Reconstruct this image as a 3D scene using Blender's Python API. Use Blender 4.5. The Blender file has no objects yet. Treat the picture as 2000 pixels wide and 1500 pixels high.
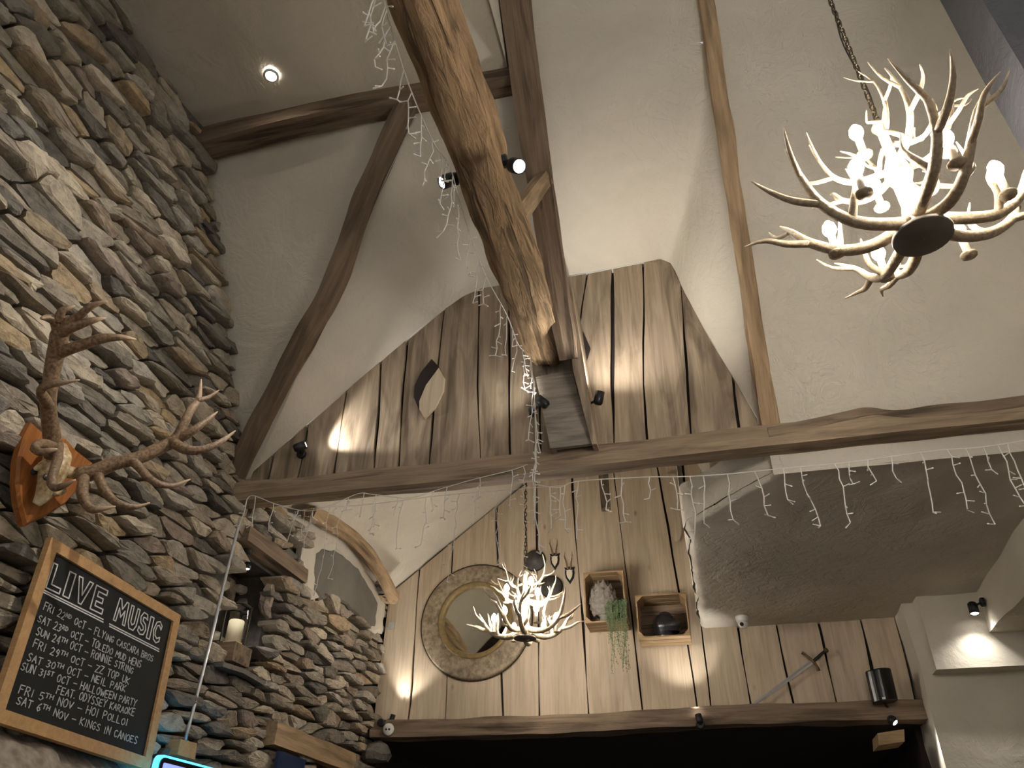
import bpy, bmesh, math, random
from mathutils import Vector, Matrix, noise

# ------------------------------------------------------------------ camera, world, exposure
scn = bpy.context.scene
COL = scn.collection
CAMZ = 1.5
PITCH, YAW, ROLL, FPX = math.radians(33.98), math.radians(14.40), math.radians(1.03), 1500.0
_f = Vector((-math.sin(YAW) * math.cos(PITCH), math.cos(YAW) * math.cos(PITCH), math.sin(PITCH)))
_r = Vector((math.cos(YAW), math.sin(YAW), 0))
_u = _r.cross(_f)
RT = _r * math.cos(ROLL) + _u * math.sin(ROLL)
UP = _u * math.cos(ROLL) - _r * math.sin(ROLL)
FW = _f
CAM = Vector((0, 0, CAMZ))
cd = bpy.data.cameras.new('camera'); cam = bpy.data.objects.new('camera', cd); COL.objects.link(cam)
cd.sensor_width = 36; cd.lens = 36 * FPX / 2000; cd.clip_start = 0.02
cam.matrix_world = Matrix(((RT.x, UP.x, -FW.x, 0), (RT.y, UP.y, -FW.y, 0), (RT.z, UP.z, -FW.z, CAMZ), (0, 0, 0, 1)))
scn.camera = cam
w = bpy.data.worlds.new('world'); scn.world = w; w.use_nodes = True
w.node_tree.nodes['Background'].inputs[0].default_value = (1.0, 0.97, 0.93, 1)
w.node_tree.nodes['Background'].inputs[1].default_value = 0.47
scn.view_settings.view_transform = 'Standard'; scn.view_settings.look = 'None'
scn.view_settings.gamma = 1; scn.view_settings.use_curve_mapping = False
scn.view_settings.exposure = 0.3
scn.cycles.diffuse_bounces = 3; scn.cycles.max_bounces = 6; scn.cycles.transmission_bounces = 4; scn.cycles.use_light_tree = False
WARM = (1.0, 0.92, 0.81)
WHITE = (1.0, 0.96, 0.89)
rng = random.Random(7)

# a point of the room seen in direction (x, y) of the 2000x1500 photograph, on a known plane of the room
def ray(x, y): return RT * ((x - 1000) / FPX) - UP * ((y - 750) / FPX) + FW
def aY(x, y, Y): d = ray(x, y); return CAM + d * (Y / d.y)
def aX(x, y, X): d = ray(x, y); return CAM + d * (X / d.x)
def aZ(x, y, Z): d = ray(x, y); return CAM + d * ((Z - CAMZ) / d.z)

# ------------------------------------------------------------------ helpers
def tag(o, label=None, cat=None, group=None, kind=None):
    if label: o['label'] = label
    if cat: o['category'] = cat
    if group: o['group'] = group
    if kind: o['kind'] = kind
    return o
def empty(name, loc, label, cat, group=None, kind=None):
    o = bpy.data.objects.new(name, None); COL.objects.link(o); o.location = loc; o.empty_display_size = 0.05
    return tag(o, label, cat, group, kind)
def attach(o, parent):
    if parent is not None:
        o.parent = parent
        if parent.type == 'EMPTY': o.matrix_parent_inverse = Matrix.Translation(-Vector(parent.location))
    return o

class MB:
    def __init__(s): s.v = []; s.f = []; s.m = []; s.mi = 0; s.tip = {}
    def add(s, vs, fs):
        b = len(s.v); s.v += [Vector(p) for p in vs]
        for f in fs: s.f.append([b + i for i in f]); s.m.append(s.mi)
        return s
    def box(s, lo, hi, M=None):
        x0, y0, z0 = lo; x1, y1, z1 = hi
        vs = [Vector(p) for p in ((x0,y0,z0),(x1,y0,z0),(x1,y1,z0),(x0,y1,z0),(x0,y0,z1),(x1,y0,z1),(x1,y1,z1),(x0,y1,z1))]
        if M: vs = [M @ p for p in vs]
        return s.add(vs, [(0,3,2,1),(4,5,6,7),(0,1,5,4),(1,2,6,5),(2,3,7,6),(3,0,4,7)])
    def hexa(s, a, b):      # two quads of 4 points: a in front, b behind
        return s.add(list(a) + list(b), [(0,1,2,3),(7,6,5,4),(1,0,4,5),(2,1,5,6),(3,2,6,7),(0,3,7,4)])
    def prism(s, poly, off):    # polygon of 3D points pushed by the vector off
        n = len(poly); off = Vector(off)
        vs = [Vector(p) for p in poly] + [Vector(p) + off for p in poly]
        fs = [tuple(range(n)), tuple(range(2*n-1, n-1, -1))]
        fs += [((i+1) % n, i, n+i, n+(i+1) % n) for i in range(n)]
        return s.add(vs, fs)
    def tube(s, pts, rad, seg=7, res=0, cap=True, flat=1.0, wob=0.0):
        pts = [Vector(p) for p in pts]
        if not isinstance(rad, (list, tuple)): rad = [rad] * len(pts)
        if res: pts, rad = spline(pts, rad, res)
        vs = []; prev = None; b0 = len(s.v); rm = max(rad)
        for i, p in enumerate(pts):
            if rad[i] < rm*.6:
                for k in range(seg): s.tip[b0 + i*seg + k] = min(1, (1 - rad[i]/(rm*.6))*1.3)
            t = (pts[min(i+1, len(pts)-1)] - pts[max(i-1, 0)])
            t = t.normalized() if t.length > 1e-9 else Vector((0, 0, 1))
            if prev is None:
                a = Vector((0, 0, 1)) if abs(t.z) < .9 else Vector((1, 0, 0)); n = (a - t * a.dot(t)).normalized()
            else: n = (prev - t * prev.dot(t)).normalized()
            prev = n; b = t.cross(n)
            for k in range(seg):
                th = 2 * math.pi * k / seg
                r = rad[i]
                if wob: r *= 1 + wob * noise.noise(Vector((p.x*9 + 3*math.cos(th), p.y*9 + 3*math.sin(th), p.z*9)))
                vs.append(p + (n * math.cos(th) * flat + b * math.sin(th)) * r)
        fs = []
        for i in range(len(pts)-1):
            for k in range(seg):
                k2 = (k+1) % seg
                fs.append((i*seg+k, i*seg+k2, (i+1)*seg+k2, (i+1)*seg+k))
        if cap:
            fs.append(tuple(range(seg-1, -1, -1))); fs.append(tuple(range((len(pts)-1)*seg, len(pts)*seg)))
        return s.add(vs, fs)
    def lathe(s, prof, M=None, seg=20, cap=True):      # prof: (radius, z)
        vs = []
        for r, z in prof:
            for k in range(seg):
                th = 2*math.pi*k/seg; p = Vector((r*math.cos(th), r*math.sin(th), z)); vs.append(M @ p if M else p)
        fs = []
        for i in range(len(prof)-1):
            for k in range(seg):
                k2 = (k+1) % seg; fs.append((i*seg+k, i*seg+k2, (i+1)*seg+k2, (i+1)*seg+k))
        if cap:
            fs.append(tuple(range(seg-1, -1, -1))); fs.append(tuple(range((len(prof)-1)*seg, len(prof)*seg)))
        return s.add(vs, fs)
    def grid(s, fn, nu, nv):
        vs = [fn(i/nu, j/nv) for j in range(nv+1) for i in range(nu+1)]
        fs = [(j*(nu+1)+i, j*(nu+1)+i+1, (j+1)*(nu+1)+i+1, (j+1)*(nu+1)+i) for j in range(nv) for i in range(nu)]
        return s.add(vs, fs)
    def build(s, name, mat, parent=None, smooth=False, fix=True):
        me = bpy.data.meshes.new(name); me.from_pydata([tuple(p) for p in s.v], [], s.f)
        mats = mat if isinstance(mat, (list, tuple)) else [mat]
        for m in mats: me.materials.append(m)
        if len(mats) > 1: me.polygons.foreach_set('material_index', s.m)
        if fix:
            bm = bmesh.new(); bm.from_mesh(me); bmesh.ops.recalc_face_normals(bm, faces=bm.faces); bm.to_mesh(me); bm.free()
        if s.tip:
            at = me.attributes.new('tip', 'FLOAT', 'POINT')
            for i, v in s.tip.items(): at.data[i].value = v
        if smooth: me.polygons.foreach_set('use_smooth', [True]*len(me.polygons))
        me.update()
        o = bpy.data.objects.new(name, me); COL.objects.link(o)
        return attach(o, parent)

def spline(pts, rad, res):
    op, orr = [], []
    n = len(pts)
    for i in range(n-1):
        p0, p1, p2, p3 = pts[max(i-1,0)], pts[i], pts[i+1], pts[min(i+2,n-1)]
        for k in range(res):
            t = k/res; t2 = t*t; t3 = t2*t
            op.append(0.5*((2*p1) + (p2-p0)*t + (2*p0-5*p1+4*p2-p3)*t2 + (3*p1-p0-3*p2+p3)*t3))
            orr.append(rad[i]*(1-t) + rad[i+1]*t)
    op.append(pts[-1]); orr.append(rad[-1])
    return op, orr
def lerp(a, b, t): return a + (b - a) * t
def frame(z, at=(0,0,0), xhint=None):      # matrix whose local z is the direction z
    z = Vector(z).normalized(); h = Vector(xhint) if xhint else (Vector((1,0,0)) if abs(z.x) < .9 else Vector((0,1,0)))
    y = z.cross(h).normalized(); x = y.cross(z)
    M = Matrix((x, y, z)).transposed().to_4x4(); M.translation = Vector(at); return M

# ------------------------------------------------------------------ materials
def newmat(name):
    m = bpy.data.materials.new(name); m.use_nodes = True; nt = m.node_tree
    return m, nt, nt.nodes['Principled BSDF']
def nd(nt, typ, **kw):
    n = nt.nodes.new(typ)
    for k, v in kw.items():
        if k in n.inputs: n.inputs[k].default_value = v
        else: setattr(n, k, v)
    return n
def ramp(nt, stops):
    r = nt.nodes.new('ShaderNodeValToRGB'); e = r.color_ramp.elements
    while len(e) < len(stops): e.new(0.5)
    for i, (p, c) in enumerate(stops): e[i].position = p; e[i].color = (*c, 1)
    return r
def mixc(nt, mode, fac, a, b):
    n = nt.nodes.new('ShaderNodeMix'); n.data_type = 'RGBA'; n.blend_type = mode
    for k, v in ((0, fac), (6, a), (7, b)):
        if isinstance(v, bpy.types.NodeSocket): nt.links.new(v, n.inputs[k])
        else: n.inputs[k].default_value = v if k == 0 else (*v, 1)
    return n.outputs[2]
def srgb(r, g, b):
    return tuple(((c/255)/12.92 if c/255 <= .04045 else ((c/255+.055)/1.055)**2.4) for c in (r, g, b))
def plain(name, rgb, rough=.6, metal=0.0, var=0.0, scale=30, bump=0.0):
    m, nt, b = newmat(name); c = srgb(*rgb)
    b.inputs['Roughness'].default_value = rough; b.inputs['Metallic'].default_value = metal
    tc = nd(nt, 'ShaderNodeTexCoord'); n = nd(nt, 'ShaderNodeTexNoise', Scale=scale, Detail=6.0)
    nt.links.new(tc.outputs['Object'], n.inputs['Vector'])
    r = ramp(nt, [(.3, tuple(x*(1-var) for x in c)), (.7, tuple(min(1, x*(1+var)) for x in c))])
    nt.links.new(n.outputs[0], r.inputs[0]); nt.links.new(r.outputs[0], b.inputs['Base Color'])
    if bump:
        bp = nd(nt, 'ShaderNodeBump', Strength=bump, Distance=.01)
        nt.links.new(n.outputs[0], bp.inputs['Height']); nt.links.new(bp.outputs[0], b.inputs['Normal'])
    return m
def wood(name, dark, light, axis='X', scale=1.0, bump=.4, rough=.75, tint=.25, stain=.35, rings=0.0, crack=0.0, dist=.012, el=1.1):
    m, nt, b = newmat(name); L = nt.links.new
    b.inputs['Roughness'].default_value = rough; b.inputs['Specular IOR Level'].default_value = .25
    tc = nd(nt, 'ShaderNodeTexCoord'); geo = nd(nt, 'ShaderNodeNewGeometry')
    wn = nd(nt, 'ShaderNodeTexWhiteNoise', noise_dimensions='1D'); L(geo.outputs['Random Per Island'], wn.inputs['W'])
    ad = nd(nt, 'ShaderNodeVectorMath', operation='MULTIPLY_ADD'); L(wn.outputs['Color'], ad.inputs[0]); ad.inputs[1].default_value = (9, 9, 9)
    L(tc.outputs['Object'], ad.inputs[2])
    mp = nd(nt, 'ShaderNodeMapping'); L(ad.outputs[0], mp.inputs['Vector'])
    a, c = el*scale, 22*scale
    mp.inputs['Scale'].default_value = {'X': (a, c, c), 'Y': (c, a, c), 'Z': (c, c, a)}[axis]
    grain = nd(nt, 'ShaderNodeTexNoise', Scale=1.0, Detail=5.0, Roughness=.65, Distortion=.9); L(mp.outputs[0], grain.inputs['Vector'])
    mp2 = nd(nt, 'ShaderNodeMapping'); L(ad.outputs[0], mp2.inputs['Vector'])
    a2, c2 = .9*scale, 5*scale
    mp2.inputs['Scale'].default_value = {'X': (a2, c2, c2), 'Y': (c2, a2, c2), 'Z': (c2, c2, a2)}[axis]
    blot = nd(nt, 'ShaderNodeTexNoise', Scale=1.3, Detail=5.0, Distortion=1.2); L(mp2.outputs[0], blot.inputs['Vector'])
    D, Lt = srgb(*dark), srgb(*light)
    r1 = ramp(nt, [(.30, D), (.62, Lt)]); L(grain.outputs[0], r1.inputs[0])
    r2 = ramp(nt, [(.35, tuple(x*(1-stain) for x in (1, .98, .97))), (.55, (1, 1, 1))]); L(blot.outputs[0], r2.inputs[0])
    col = mixc(nt, 'MIX', .55, Lt, r1.outputs[0])
    col = mixc(nt, 'MULTIPLY', 1.0, col, r2.outputs[0])
    r3 = ramp(nt, [(0, (1-tint, 1-tint, 1-tint*.9)), (1, (1+tint*.3, 1+tint*.25, 1+tint*.2))]); L(wn.outputs['Value'], r3.inputs[0])
    col = mixc(nt, 'MULTIPLY', 1.0, col, r3.outputs[0])
    # knots: sparse dark spots
    vo = nd(nt, 'ShaderNodeTexVoronoi', Scale=1.0); mp3 = nd(nt, 'ShaderNodeMapping'); L(ad.outputs[0], mp3.inputs['Vector'])
    a3, c3 = 2.2*scale, 4.5*scale
    mp3.inputs['Scale'].default_value = {'X': (a3, c3, c3), 'Y': (c3, a3, c3), 'Z': (c3, c3, a3)}[axis]
    L(mp3.outputs[0], vo.inputs['Vector'])
    rk = ramp(nt, [(.03, (.5, .46, .42)), (.07, (.88, .86, .83)), (.1, (1, 1, 1))]); L(vo.outputs['Distance'], rk.inputs[0])
    col = mixc(nt, 'MULTIPLY', .8, col, rk.outputs[0])
    h = grain.outputs[0]
    if crack:
        mp4 = nd(nt, 'ShaderNodeMapping'); L(ad.outputs[0], mp4.inputs['Vector'])
        a4, c4 = 1.0*scale, 13*scale
        mp4.inputs['Scale'].default_value = {'X': (a4, c4, c4), 'Y': (c4, a4, c4), 'Z': (c4, c4, a4)}[axis]
        cn = nd(nt, 'ShaderNodeTexNoise', Scale=1.0, Detail=3.0, Distortion=.6); L(mp4.outputs[0], cn.inputs['Vector'])
        rc = ramp(nt, [(.36, (1-crack,)*3), (.44, (1, 1, 1))]); L(cn.outputs[0], rc.inputs[0])
        col = mixc(nt, 'MULTIPLY', 1.0, col, rc.outputs[0])
        mul = nd(nt, 'ShaderNodeMath', operation='MULTIPLY'); L(grain.outputs[0], mul.inputs[0]); L(rc.outputs[0], mul.inputs[1]); h = mul.outputs[0]
    L(col, b.inputs['Base Color'])
    bp = nd(nt, 'ShaderNodeBump', Strength=bump, Distance=dist); L(h, bp.inputs['Height']); L(bp.outputs[0], b.inputs['Normal'])
    return m
def plaster(name, rgb, trowel=.5, var=.06):
    m, nt, b = newmat(name); L = nt.links.new; c = srgb(*rgb)
    b.inputs['Roughness'].default_value = .85; b.inputs['Specular IOR Level'].default_value = .2
    tc = nd(nt, 'ShaderNodeTexCoord')
    n1 = nd(nt, 'ShaderNodeTexNoise', Scale=2.2, Detail=7.0, Roughness=.55, Distortion=.8); L(tc.outputs['Object'], n1.inputs['Vector'])
    n2 = nd(nt, 'ShaderNodeTexNoise', Scale=5.0, Detail=4.0, Roughness=.5, Distortion=2.5); L(tc.outputs['Object'], n2.inputs['Vector'])
    rr = ramp(nt, [(.42, (0, 0, 0)), (.5, (.55, .55, .55)), (.515, (.2, .2, .2)), (.7, (.4, .4, .4))]); L(n2.outputs[0], rr.inputs[0])
    n3 = nd(nt, 'ShaderNodeTexNoise', Scale=60.0, Detail=3.0); L(tc.outputs['Object'], n3.inputs['Vector'])
    r = ramp(nt, [(.3, tuple(x*(1-var) for x in c)), (.7, tuple(x*(1+var) for x in c))]); L(n1.outputs[0], r.inputs[0])
    L(r.outputs[0], b.inputs['Base Color'])
    b1 = nd(nt, 'ShaderNodeBump', Strength=.5, Distance=.05); L(n1.outputs[0], b1.inputs['Height'])
    b2 = nd(nt, 'ShaderNodeBump', Strength=trowel, Distance=.02); L(rr.outputs[0], b2.inputs['Height']); L(b1.outputs[0], b2.inputs['Normal'])
    b3 = nd(nt, 'ShaderNodeBump', Strength=.12, Distance=.004); L(n3.outputs[0], b3.inputs['Height']); L(b2.outputs[0], b3.inputs['Normal'])
    L(b3.outputs[0], b.inputs['Normal'])
    return m
def stone_mat(name):
    m, nt, b = newmat(name); L = nt.links.new
    b.inputs['Roughness'].default_value = .8; b.inputs['Specular IOR Level'].default_value = .3
    tc = nd(nt, 'ShaderNodeTexCoord'); geo = nd(nt, 'ShaderNodeNewGeometry'); oi = nd(nt, 'ShaderNodeObjectInfo')
    sm = nd(nt, 'ShaderNodeMath', operation='ADD'); L(geo.outputs['Random Per Island'], sm.inputs[0]); L(oi.outputs['Random'], sm.inputs[1])
    wn = nd(nt, 'ShaderNodeTexWhiteNoise', noise_dimensions='1D'); L(sm.outputs[0], wn.inputs['W'])
    r = ramp(nt, [(0, srgb(100, 96, 90)), (.16, srgb(138, 130, 118)), (.3, srgb(172, 160, 142)), (.45, srgb(206, 194, 172)), (.58, srgb(150, 142, 128)),
                  (.7, srgb(188, 180, 166)), (.8, srgb(114, 110, 104)), (.9, srgb(186, 164, 130)), (.97, srgb(158, 144, 132))])
    L(wn.outputs['Value'], r.inputs[0])
    n1 = nd(nt, 'ShaderNodeTexNoise', Scale=14.0, Detail=8.0, Roughness=.65); L(tc.outputs['Object'], n1.inputs['Vector'])
    rv = ramp(nt, [(.3, (.6, .59, .58)), (.58, (1.08, 1.06, 1.03))]); L(n1.outputs[0], rv.inputs[0])
    col = mixc(nt, 'MULTIPLY', 1.0, r.outputs[0], rv.outputs[0])
    mp = nd(nt, 'ShaderNodeMapping'); mp.inputs['Scale'].default_value = (20, 9, 60); L(tc.outputs['Object'], mp.inputs['Vector'])
    n2 = nd(nt, 'ShaderNodeTexNoise', Scale=1.0, Detail=6.0, Distortion=.7); L(mp.outputs[0], n2.inputs['Vector'])
    L(col, b.inputs['Base Color'])
    b1 = nd(nt, 'ShaderNodeBump', Strength=.8, Distance=.03); L(n1.outputs[0], b1.inputs['Height'])
    b2 = nd(nt, 'ShaderNodeBump', Strength=.4, Distance=.012); L(n2.outputs[0], b2.inputs['Height']); L(b1.outputs[0], b2.inputs['Normal'])
    L(b2.outputs[0], b.inputs['Normal'])
    return m
def emit(name, rgb, strength):
    m, nt, b = newmat(name); b.inputs['Base Color'].default_value = (.8, .8, .8, 1)
    b.inputs['Emission Color'].default_value = (*rgb, 1); b.inputs['Emission Strength'].default_value = strength
    return m
def antler_mat(name, dark, light, scale=1.0):
    m, nt, b = newmat(name); L = nt.links.new; b.inputs['Roughness'].default_value = .45
    at = nd(nt, 'ShaderNodeAttribute', attribute_name='tip'); tc = nd(nt, 'ShaderNodeTexCoord')
    n = nd(nt, 'ShaderNodeTexNoise', Scale=75.0*scale, Detail=4.0); L(tc.outputs['Object'], n.inputs['Vector'])
    r = ramp(nt, [(.35, srgb(*dark)), (.7, srgb(*light))]); L(n.outputs[0], r.inputs[0])
    tipc = tuple(min(1, x*1.45 + .08) for x in srgb(*light))
    L(mixc(nt, 'MIX', at.outputs['Fac'], r.outputs[0], tipc), b.inputs['Base Color'])
    bp = nd(nt, 'ShaderNodeBump', Strength=.4, Distance=.006); L(n.outputs[0], bp.inputs['Height']); L(bp.outputs[0], b.inputs['Normal'])
    return m

M = dict(
    plaster=plaster('lime_plaster', (206, 198, 182), .2),
    plaster_soffit=plaster('trowelled_plaster', (200, 192, 178), .27),
    panel=plaster('smooth_panel_plaster', (208, 200, 184), .08),
    cement=plaster('cement_render', (118, 114, 106), .4, .15),
    stone=stone_mat('rubble_stone'),
    mortar=plain('shade_darkened_mortar', (62, 58, 52), .95, 0, .35, 18, .8),  # mortar made darker to deepen the shade in the gaps between stones
    boulder=plain('rough_boulder', (150, 138, 124), .9, 0, .35, 22, 1.0),
    plank=wood('weathered_oak_board', (112, 96, 78), (194, 174, 148), 'Z', 1.0, .3, .75, .22, .55),
    plank_far=wood('pale_oak_board', (166, 146, 120), (216, 198, 172), 'Z', 1.0, .2, .7, .08, .14),
    plank_dark=wood('grey_stained_board', (104, 96, 88), (160, 150, 138), 'X', 1.6, .3, .75, .1, .4),
    beam=wood('dark_old_oak', (78, 64, 52), (140, 120, 100), 'X', 1.0, .7, .8, .1, .35, crack=.5),
    beam_tie=wood('grey_sawn_oak', (96, 82, 68), (164, 144, 120), 'X', 1.2, .5, .8, .1, .35, crack=.35),
    log=wood('bark_stripped_log', (84, 64, 46), (190, 160, 124), 'X', 1.3, 1.0, .85, .05, .3, crack=.6, dist=.035, el=4.0),
    pale_beam=wood('pale_rafter', (124, 98, 72), (196, 168, 132), 'X', 1.0, .6, .8, .1, .4, crack=.35),
    lintel=wood('lintel_oak', (80, 68, 56), (152, 132, 110), 'X', 1.0, .6, .8, .1, .4, crack=.5),
    crate=wood('crate_pine', (138, 110, 78), (192, 162, 122), 'X', 2.0, .25, .7, .25, .25),
    frame_wood=wood('chalkboard_pine', (170, 128, 84), (204, 162, 112), 'X', 2.0, .15, .6, .05, .1),
    shield=wood('varnished_oak', (116, 68, 34), (176, 112, 60), 'Z', 2.0, .1, .25, .05, .3),
    board=plain('chalkboard_slate', (17, 17, 15), .8, 0, .4, 9),
    chalk=plain('white_chalk', (226, 224, 220), .9, 0, .1, 90),
    chalk2=plain('faint_chalk', (190, 190, 188), .9, 0, .25, 90),
    black=plain('black_metal', (22, 22, 23), .45),
    blackgloss=plain('black_plastic', (14, 14, 15), .28),
    chain=plain('bronze_chain', (92, 80, 60), .45, .7, .2, 40),
    antler=antler_mat('stag_antler', (100, 78, 58), (158, 130, 100)),
    antler_pale=antler_mat('pale_cast_antler', (166, 146, 118), (200, 184, 156)),
    bone=antler_mat('skull_bone', (160, 130, 88), (222, 200, 160), .7),
    disc=plain('grey_base_plate', (112, 104, 92), .6, 0, .1, 20),
    candle=plain('ivory_sleeve', (232, 220, 196), .6),
    bulb=emit('lit_candle_bulb', WARM, 250.0),
    bulb_far=emit('lit_candle_bulb_far', WARM, 235.0),
    lens=emit('lit_lamp_lens', WHITE, 26.0),
    wire=plain('white_light_cable', (222, 218, 210), .5),
    white=plain('white_plastic', (226, 224, 218), .4),
    steel=plain('bright_steel', (200, 200, 200), .28, .6, .08, 20),
    pewter=plain('dark_pewter', (120, 118, 116), .35, .35, .2, 30),
    helmet=plain('dark_helmet_steel', (66, 66, 68), .3, .8, .2, 30),
    brass=plain('aged_brass', (120, 100, 70), .4, .9, .3, 60),
    mirror_frame=plain('mottled_mirror_frame', (150, 134, 112), .6, .1, .45, 26, .4),
    mirror_rim=plain('gilt_rim', (142, 122, 84), .45, .4, .2, 30),
    mirror=plain('mirror_glass', (205, 205, 196), .03, 1.0),
    finial=plain('grey_stone_finial', (146, 138, 130), .85, 0, .12, 40, .2),
    leaf=plain('trailing_leaves', (112, 128, 92), .6, 0, .3, 50),
    wax=plain('cream_wax', (240, 226, 190), .5),
    dark=plain('unlit_shade_brown', (40, 30, 26), .9, 0, .3, 6),  # darkness of the unlit recess and openings is put into this brown
    darkwall=plaster('shadow_grey_wall', (92, 92, 96), .2),
    floor=wood('floor_boards', (70, 50, 34), (120, 90, 62), 'Y', .6, .2, .6),
    cyan=emit('cyan_screen_edge', (.0, .5, 1.0), 1.5),
    screen=emit('blue_screen', (.14, .25, .9), .9),
    blue=plain('blue_panel', (22, 42, 78), .5),
)
g_, nt_, b_ = newmat('clear_glass'); b_.inputs['Transmission Weight'].default_value = 1; b_.inputs['Roughness'].default_value = .02; b_.inputs['IOR'].default_value = 1.2
M['glass'] = g_

# ------------------------------------------------------------------ the room shell
D1, D2, XW = 4.30, 7.0, -3.04
def wob(p, a=.02, s=1.3): p = Vector(p); return a * noise.noise(p * s) + a * .4 * noise.noise(p * s * 3.1)
def structure(mb, name, mat, label, cat, smooth=True):
    return tag(mb.build(name, mat, None, smooth, fix=False), label, cat, kind='structure')
def Pp(x, s): return Vector((x, D1 - 1.35*s, 3.9 + 2.1*s))
PN = Vector((0, -2.1, -1.35)).normalized()

mb = MB().grid(lambda u, v: Vector((lerp(-3.4, 3.4, u), lerp(-2.5, 9, v), 0)), 2, 2)
structure(mb, 'floor', M['floor'], 'dark timber floor of the barn room below the view', 'floor')

def flatl(u, v):
    p = Vector((lerp(-3.15, -.80, u), lerp(-2.5, 2.98, v), 6.0)); p.z += wob(p, .02); return p
structure(MB().grid(flatl, 40, 60), 'ceiling', M['plaster'], 'flat grey plaster ceiling beside the stone wall with a recessed downlight', 'ceiling')
def pleft(u, v):
    s = lerp(-.06, 1.0, v); xv = lerp(-3.02, -1.40, max(0, s)); x = lerp(-3.2, xv, u)
    p = Pp(x, s); return p + PN * wob(p, .02)
structure(MB().grid(pleft, 24, 40), 'ceiling.001', M['plaster'], 'shaded sloping plaster triangle between stone wall and valley rafter', 'ceiling')
def pright(u, v):
    s = lerp(-.12, 2.3, v); x = lerp(.46, 3.4, u); p = Pp(x, s); return p + PN * wob(p, .03) * min(1, u*8)
mb = MB().grid(pright, 50, 60)
def pmid(u, v):
    s = lerp(.9857, 2.3, v); x = lerp(-.82, .50, u); p = Pp(x, s); return p + PN * wob(p, .03) * min(1, (s-.9857)*4)
mb.grid(pmid, 24, 34)
mb.add([(-.80, 2.98, 5.96), (-.80, -2.5, 5.96), (-.80, -2.5, 9), (-.80, 1.2, 9), (-.80, 2.98, 6.1)], [(0, 1, 2, 3, 4)])
structure(mb, 'ceiling.002', M['plaster'], 'large sloping cream plaster ceiling behind the big antler chandelier', 'ceiling')

# profile of the boarded gable (x, z) at depth D1, and where the wing ceiling meets the main slope
SP = [(-3.14, 3.92), (-2.75, 4.36), (-2.2, 4.90), (-1.84, 5.22), (-1.60, 5.42), (-1.42, 5.50), (-.74, 5.50), (-.05, 5.51), (.06, 5.45), (.13, 5.30), (.30, 4.70), (.53, 3.86)]
VP = [(-3.14, 3.86), (-2.7, 4.40), (-2.2, 5.02), (-1.86, 5.48), (-1.58, 5.86), (-1.36, 5.95), (-.74, 5.97), (.10, 5.97), (.38, 5.97), (.478, 5.965), (.48, 4.9), (.52, 3.84)]
def vpt(i):
    x, z = VP[i]; s = (z - 3.9)/2.1; return Pp(x, s)
def resamp(pts, n):
    out = []; m = len(pts)-1
    for k in range(n+1):
        t = k/n*m; i = min(int(t), m-1); out.append(pts[i].lerp(pts[i+1], t-i))
    return out
def smooth_line(pts, it=2):
    for _ in range(it): pts = [pts[0]] + [pts[i]*.5 + (pts[i-1]+pts[i+1])*.25 for i in range(1, len(pts)-1)] + [pts[-1]]
    return pts
NW = 77
sp_img = [(446, 966), (495, 922), (600, 830), (672, 768), (790, 668), (865, 605), (905, 577), (940, 563), (1100, 541), (1255, 513), (1290, 507), (1308, 513), (1320, 532), (1332, 562), (1380, 650), (1440, 750), (1502, 858)]
YG = D1 - .03
spw = [(lambda p: (p.x, p.z))(aY(a, b, YG)) for a, b in sp_img]
def arc(pts, n):       # even steps along a polyline
    L = [0]
    for a, b in zip(pts, pts[1:]): L.append(L[-1] + (b-a).length)
    out = []
    for k in range(n+1):
        t = L[-1]*k/n; i = max(j for j in range(len(L)-1) if L[j] <= t+1e-9); out.append(pts[i].lerp(pts[i+1], min(1, (t-L[i])/max(1e-9, L[i+1]-L[i]))))
    return out
def pieces(pts, cuts, ns):
    out = []
    for (a, b), n in zip(zip(cuts, cuts[1:]), ns): out += arc(pts[a:b+1], n)[:-1]
    return out + [pts[cuts[-1]]]
SA = pieces([Vector((x, YG-.005, z)) for x, z in spw], [0, 7, 10, 16], [30, 27, 20])
VA = smooth_line(pieces([vpt(i) for i in range(len(VP))], [0, 5, 9, 11], [30, 27, 20]), 1)
def wing(u, v):
    i = round(u*NW); a, b = SA[i], VA[i]
    k = min(1, max(0, (i-18)/12)) * min(1, max(0, (66-i)/10))        # curved only along the crown
    q = a.lerp(b, .5).lerp(Vector((lerp(a.x, b.x, .75), 3.30, a.z + .04)), k)
    p = a*(1-v)**2 + q*2*v*(1-v) + b*v*v
    e = min(1, v*5, (1-v)*5)
    return p + Vector((0, 0, wob(p, .022)*e))
structure(MB().grid(wing, NW, 24), 'ceiling.003', M['plaster'], 'curved plaster ceiling rising from the boarded gable to the main slope', 'ceiling')
FA = smooth_line(resamp([Vector(p) for p in ((-3.14, 7.1, 3.93), (-2.97, 7.1, 4.08), (-2.4, 7.1, 4.53), (-1.78, 7.1, 5.01), (-1.4, 7.1, 5.32), (-1.2, 7.1, 5.4), (-.74, 7.1, 5.4), (-.05, 7.1, 5.4), (.06, 7.1, 5.3), (.13, 7.1, 5.1), (.3, 7.1, 4.6), (.53, 7.1, 3.7))], NW))
def wing2(u, v):
    i = round(u*NW); p = SA[i].lerp(FA[i], v); return p + Vector((0, 0, wob(p, .02)))
structure(MB().grid(wing2, NW, 20), 'ceiling.004', M['plaster'], 'cream sloping ceiling behind the tie beam above the round mirror', 'ceiling')

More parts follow.
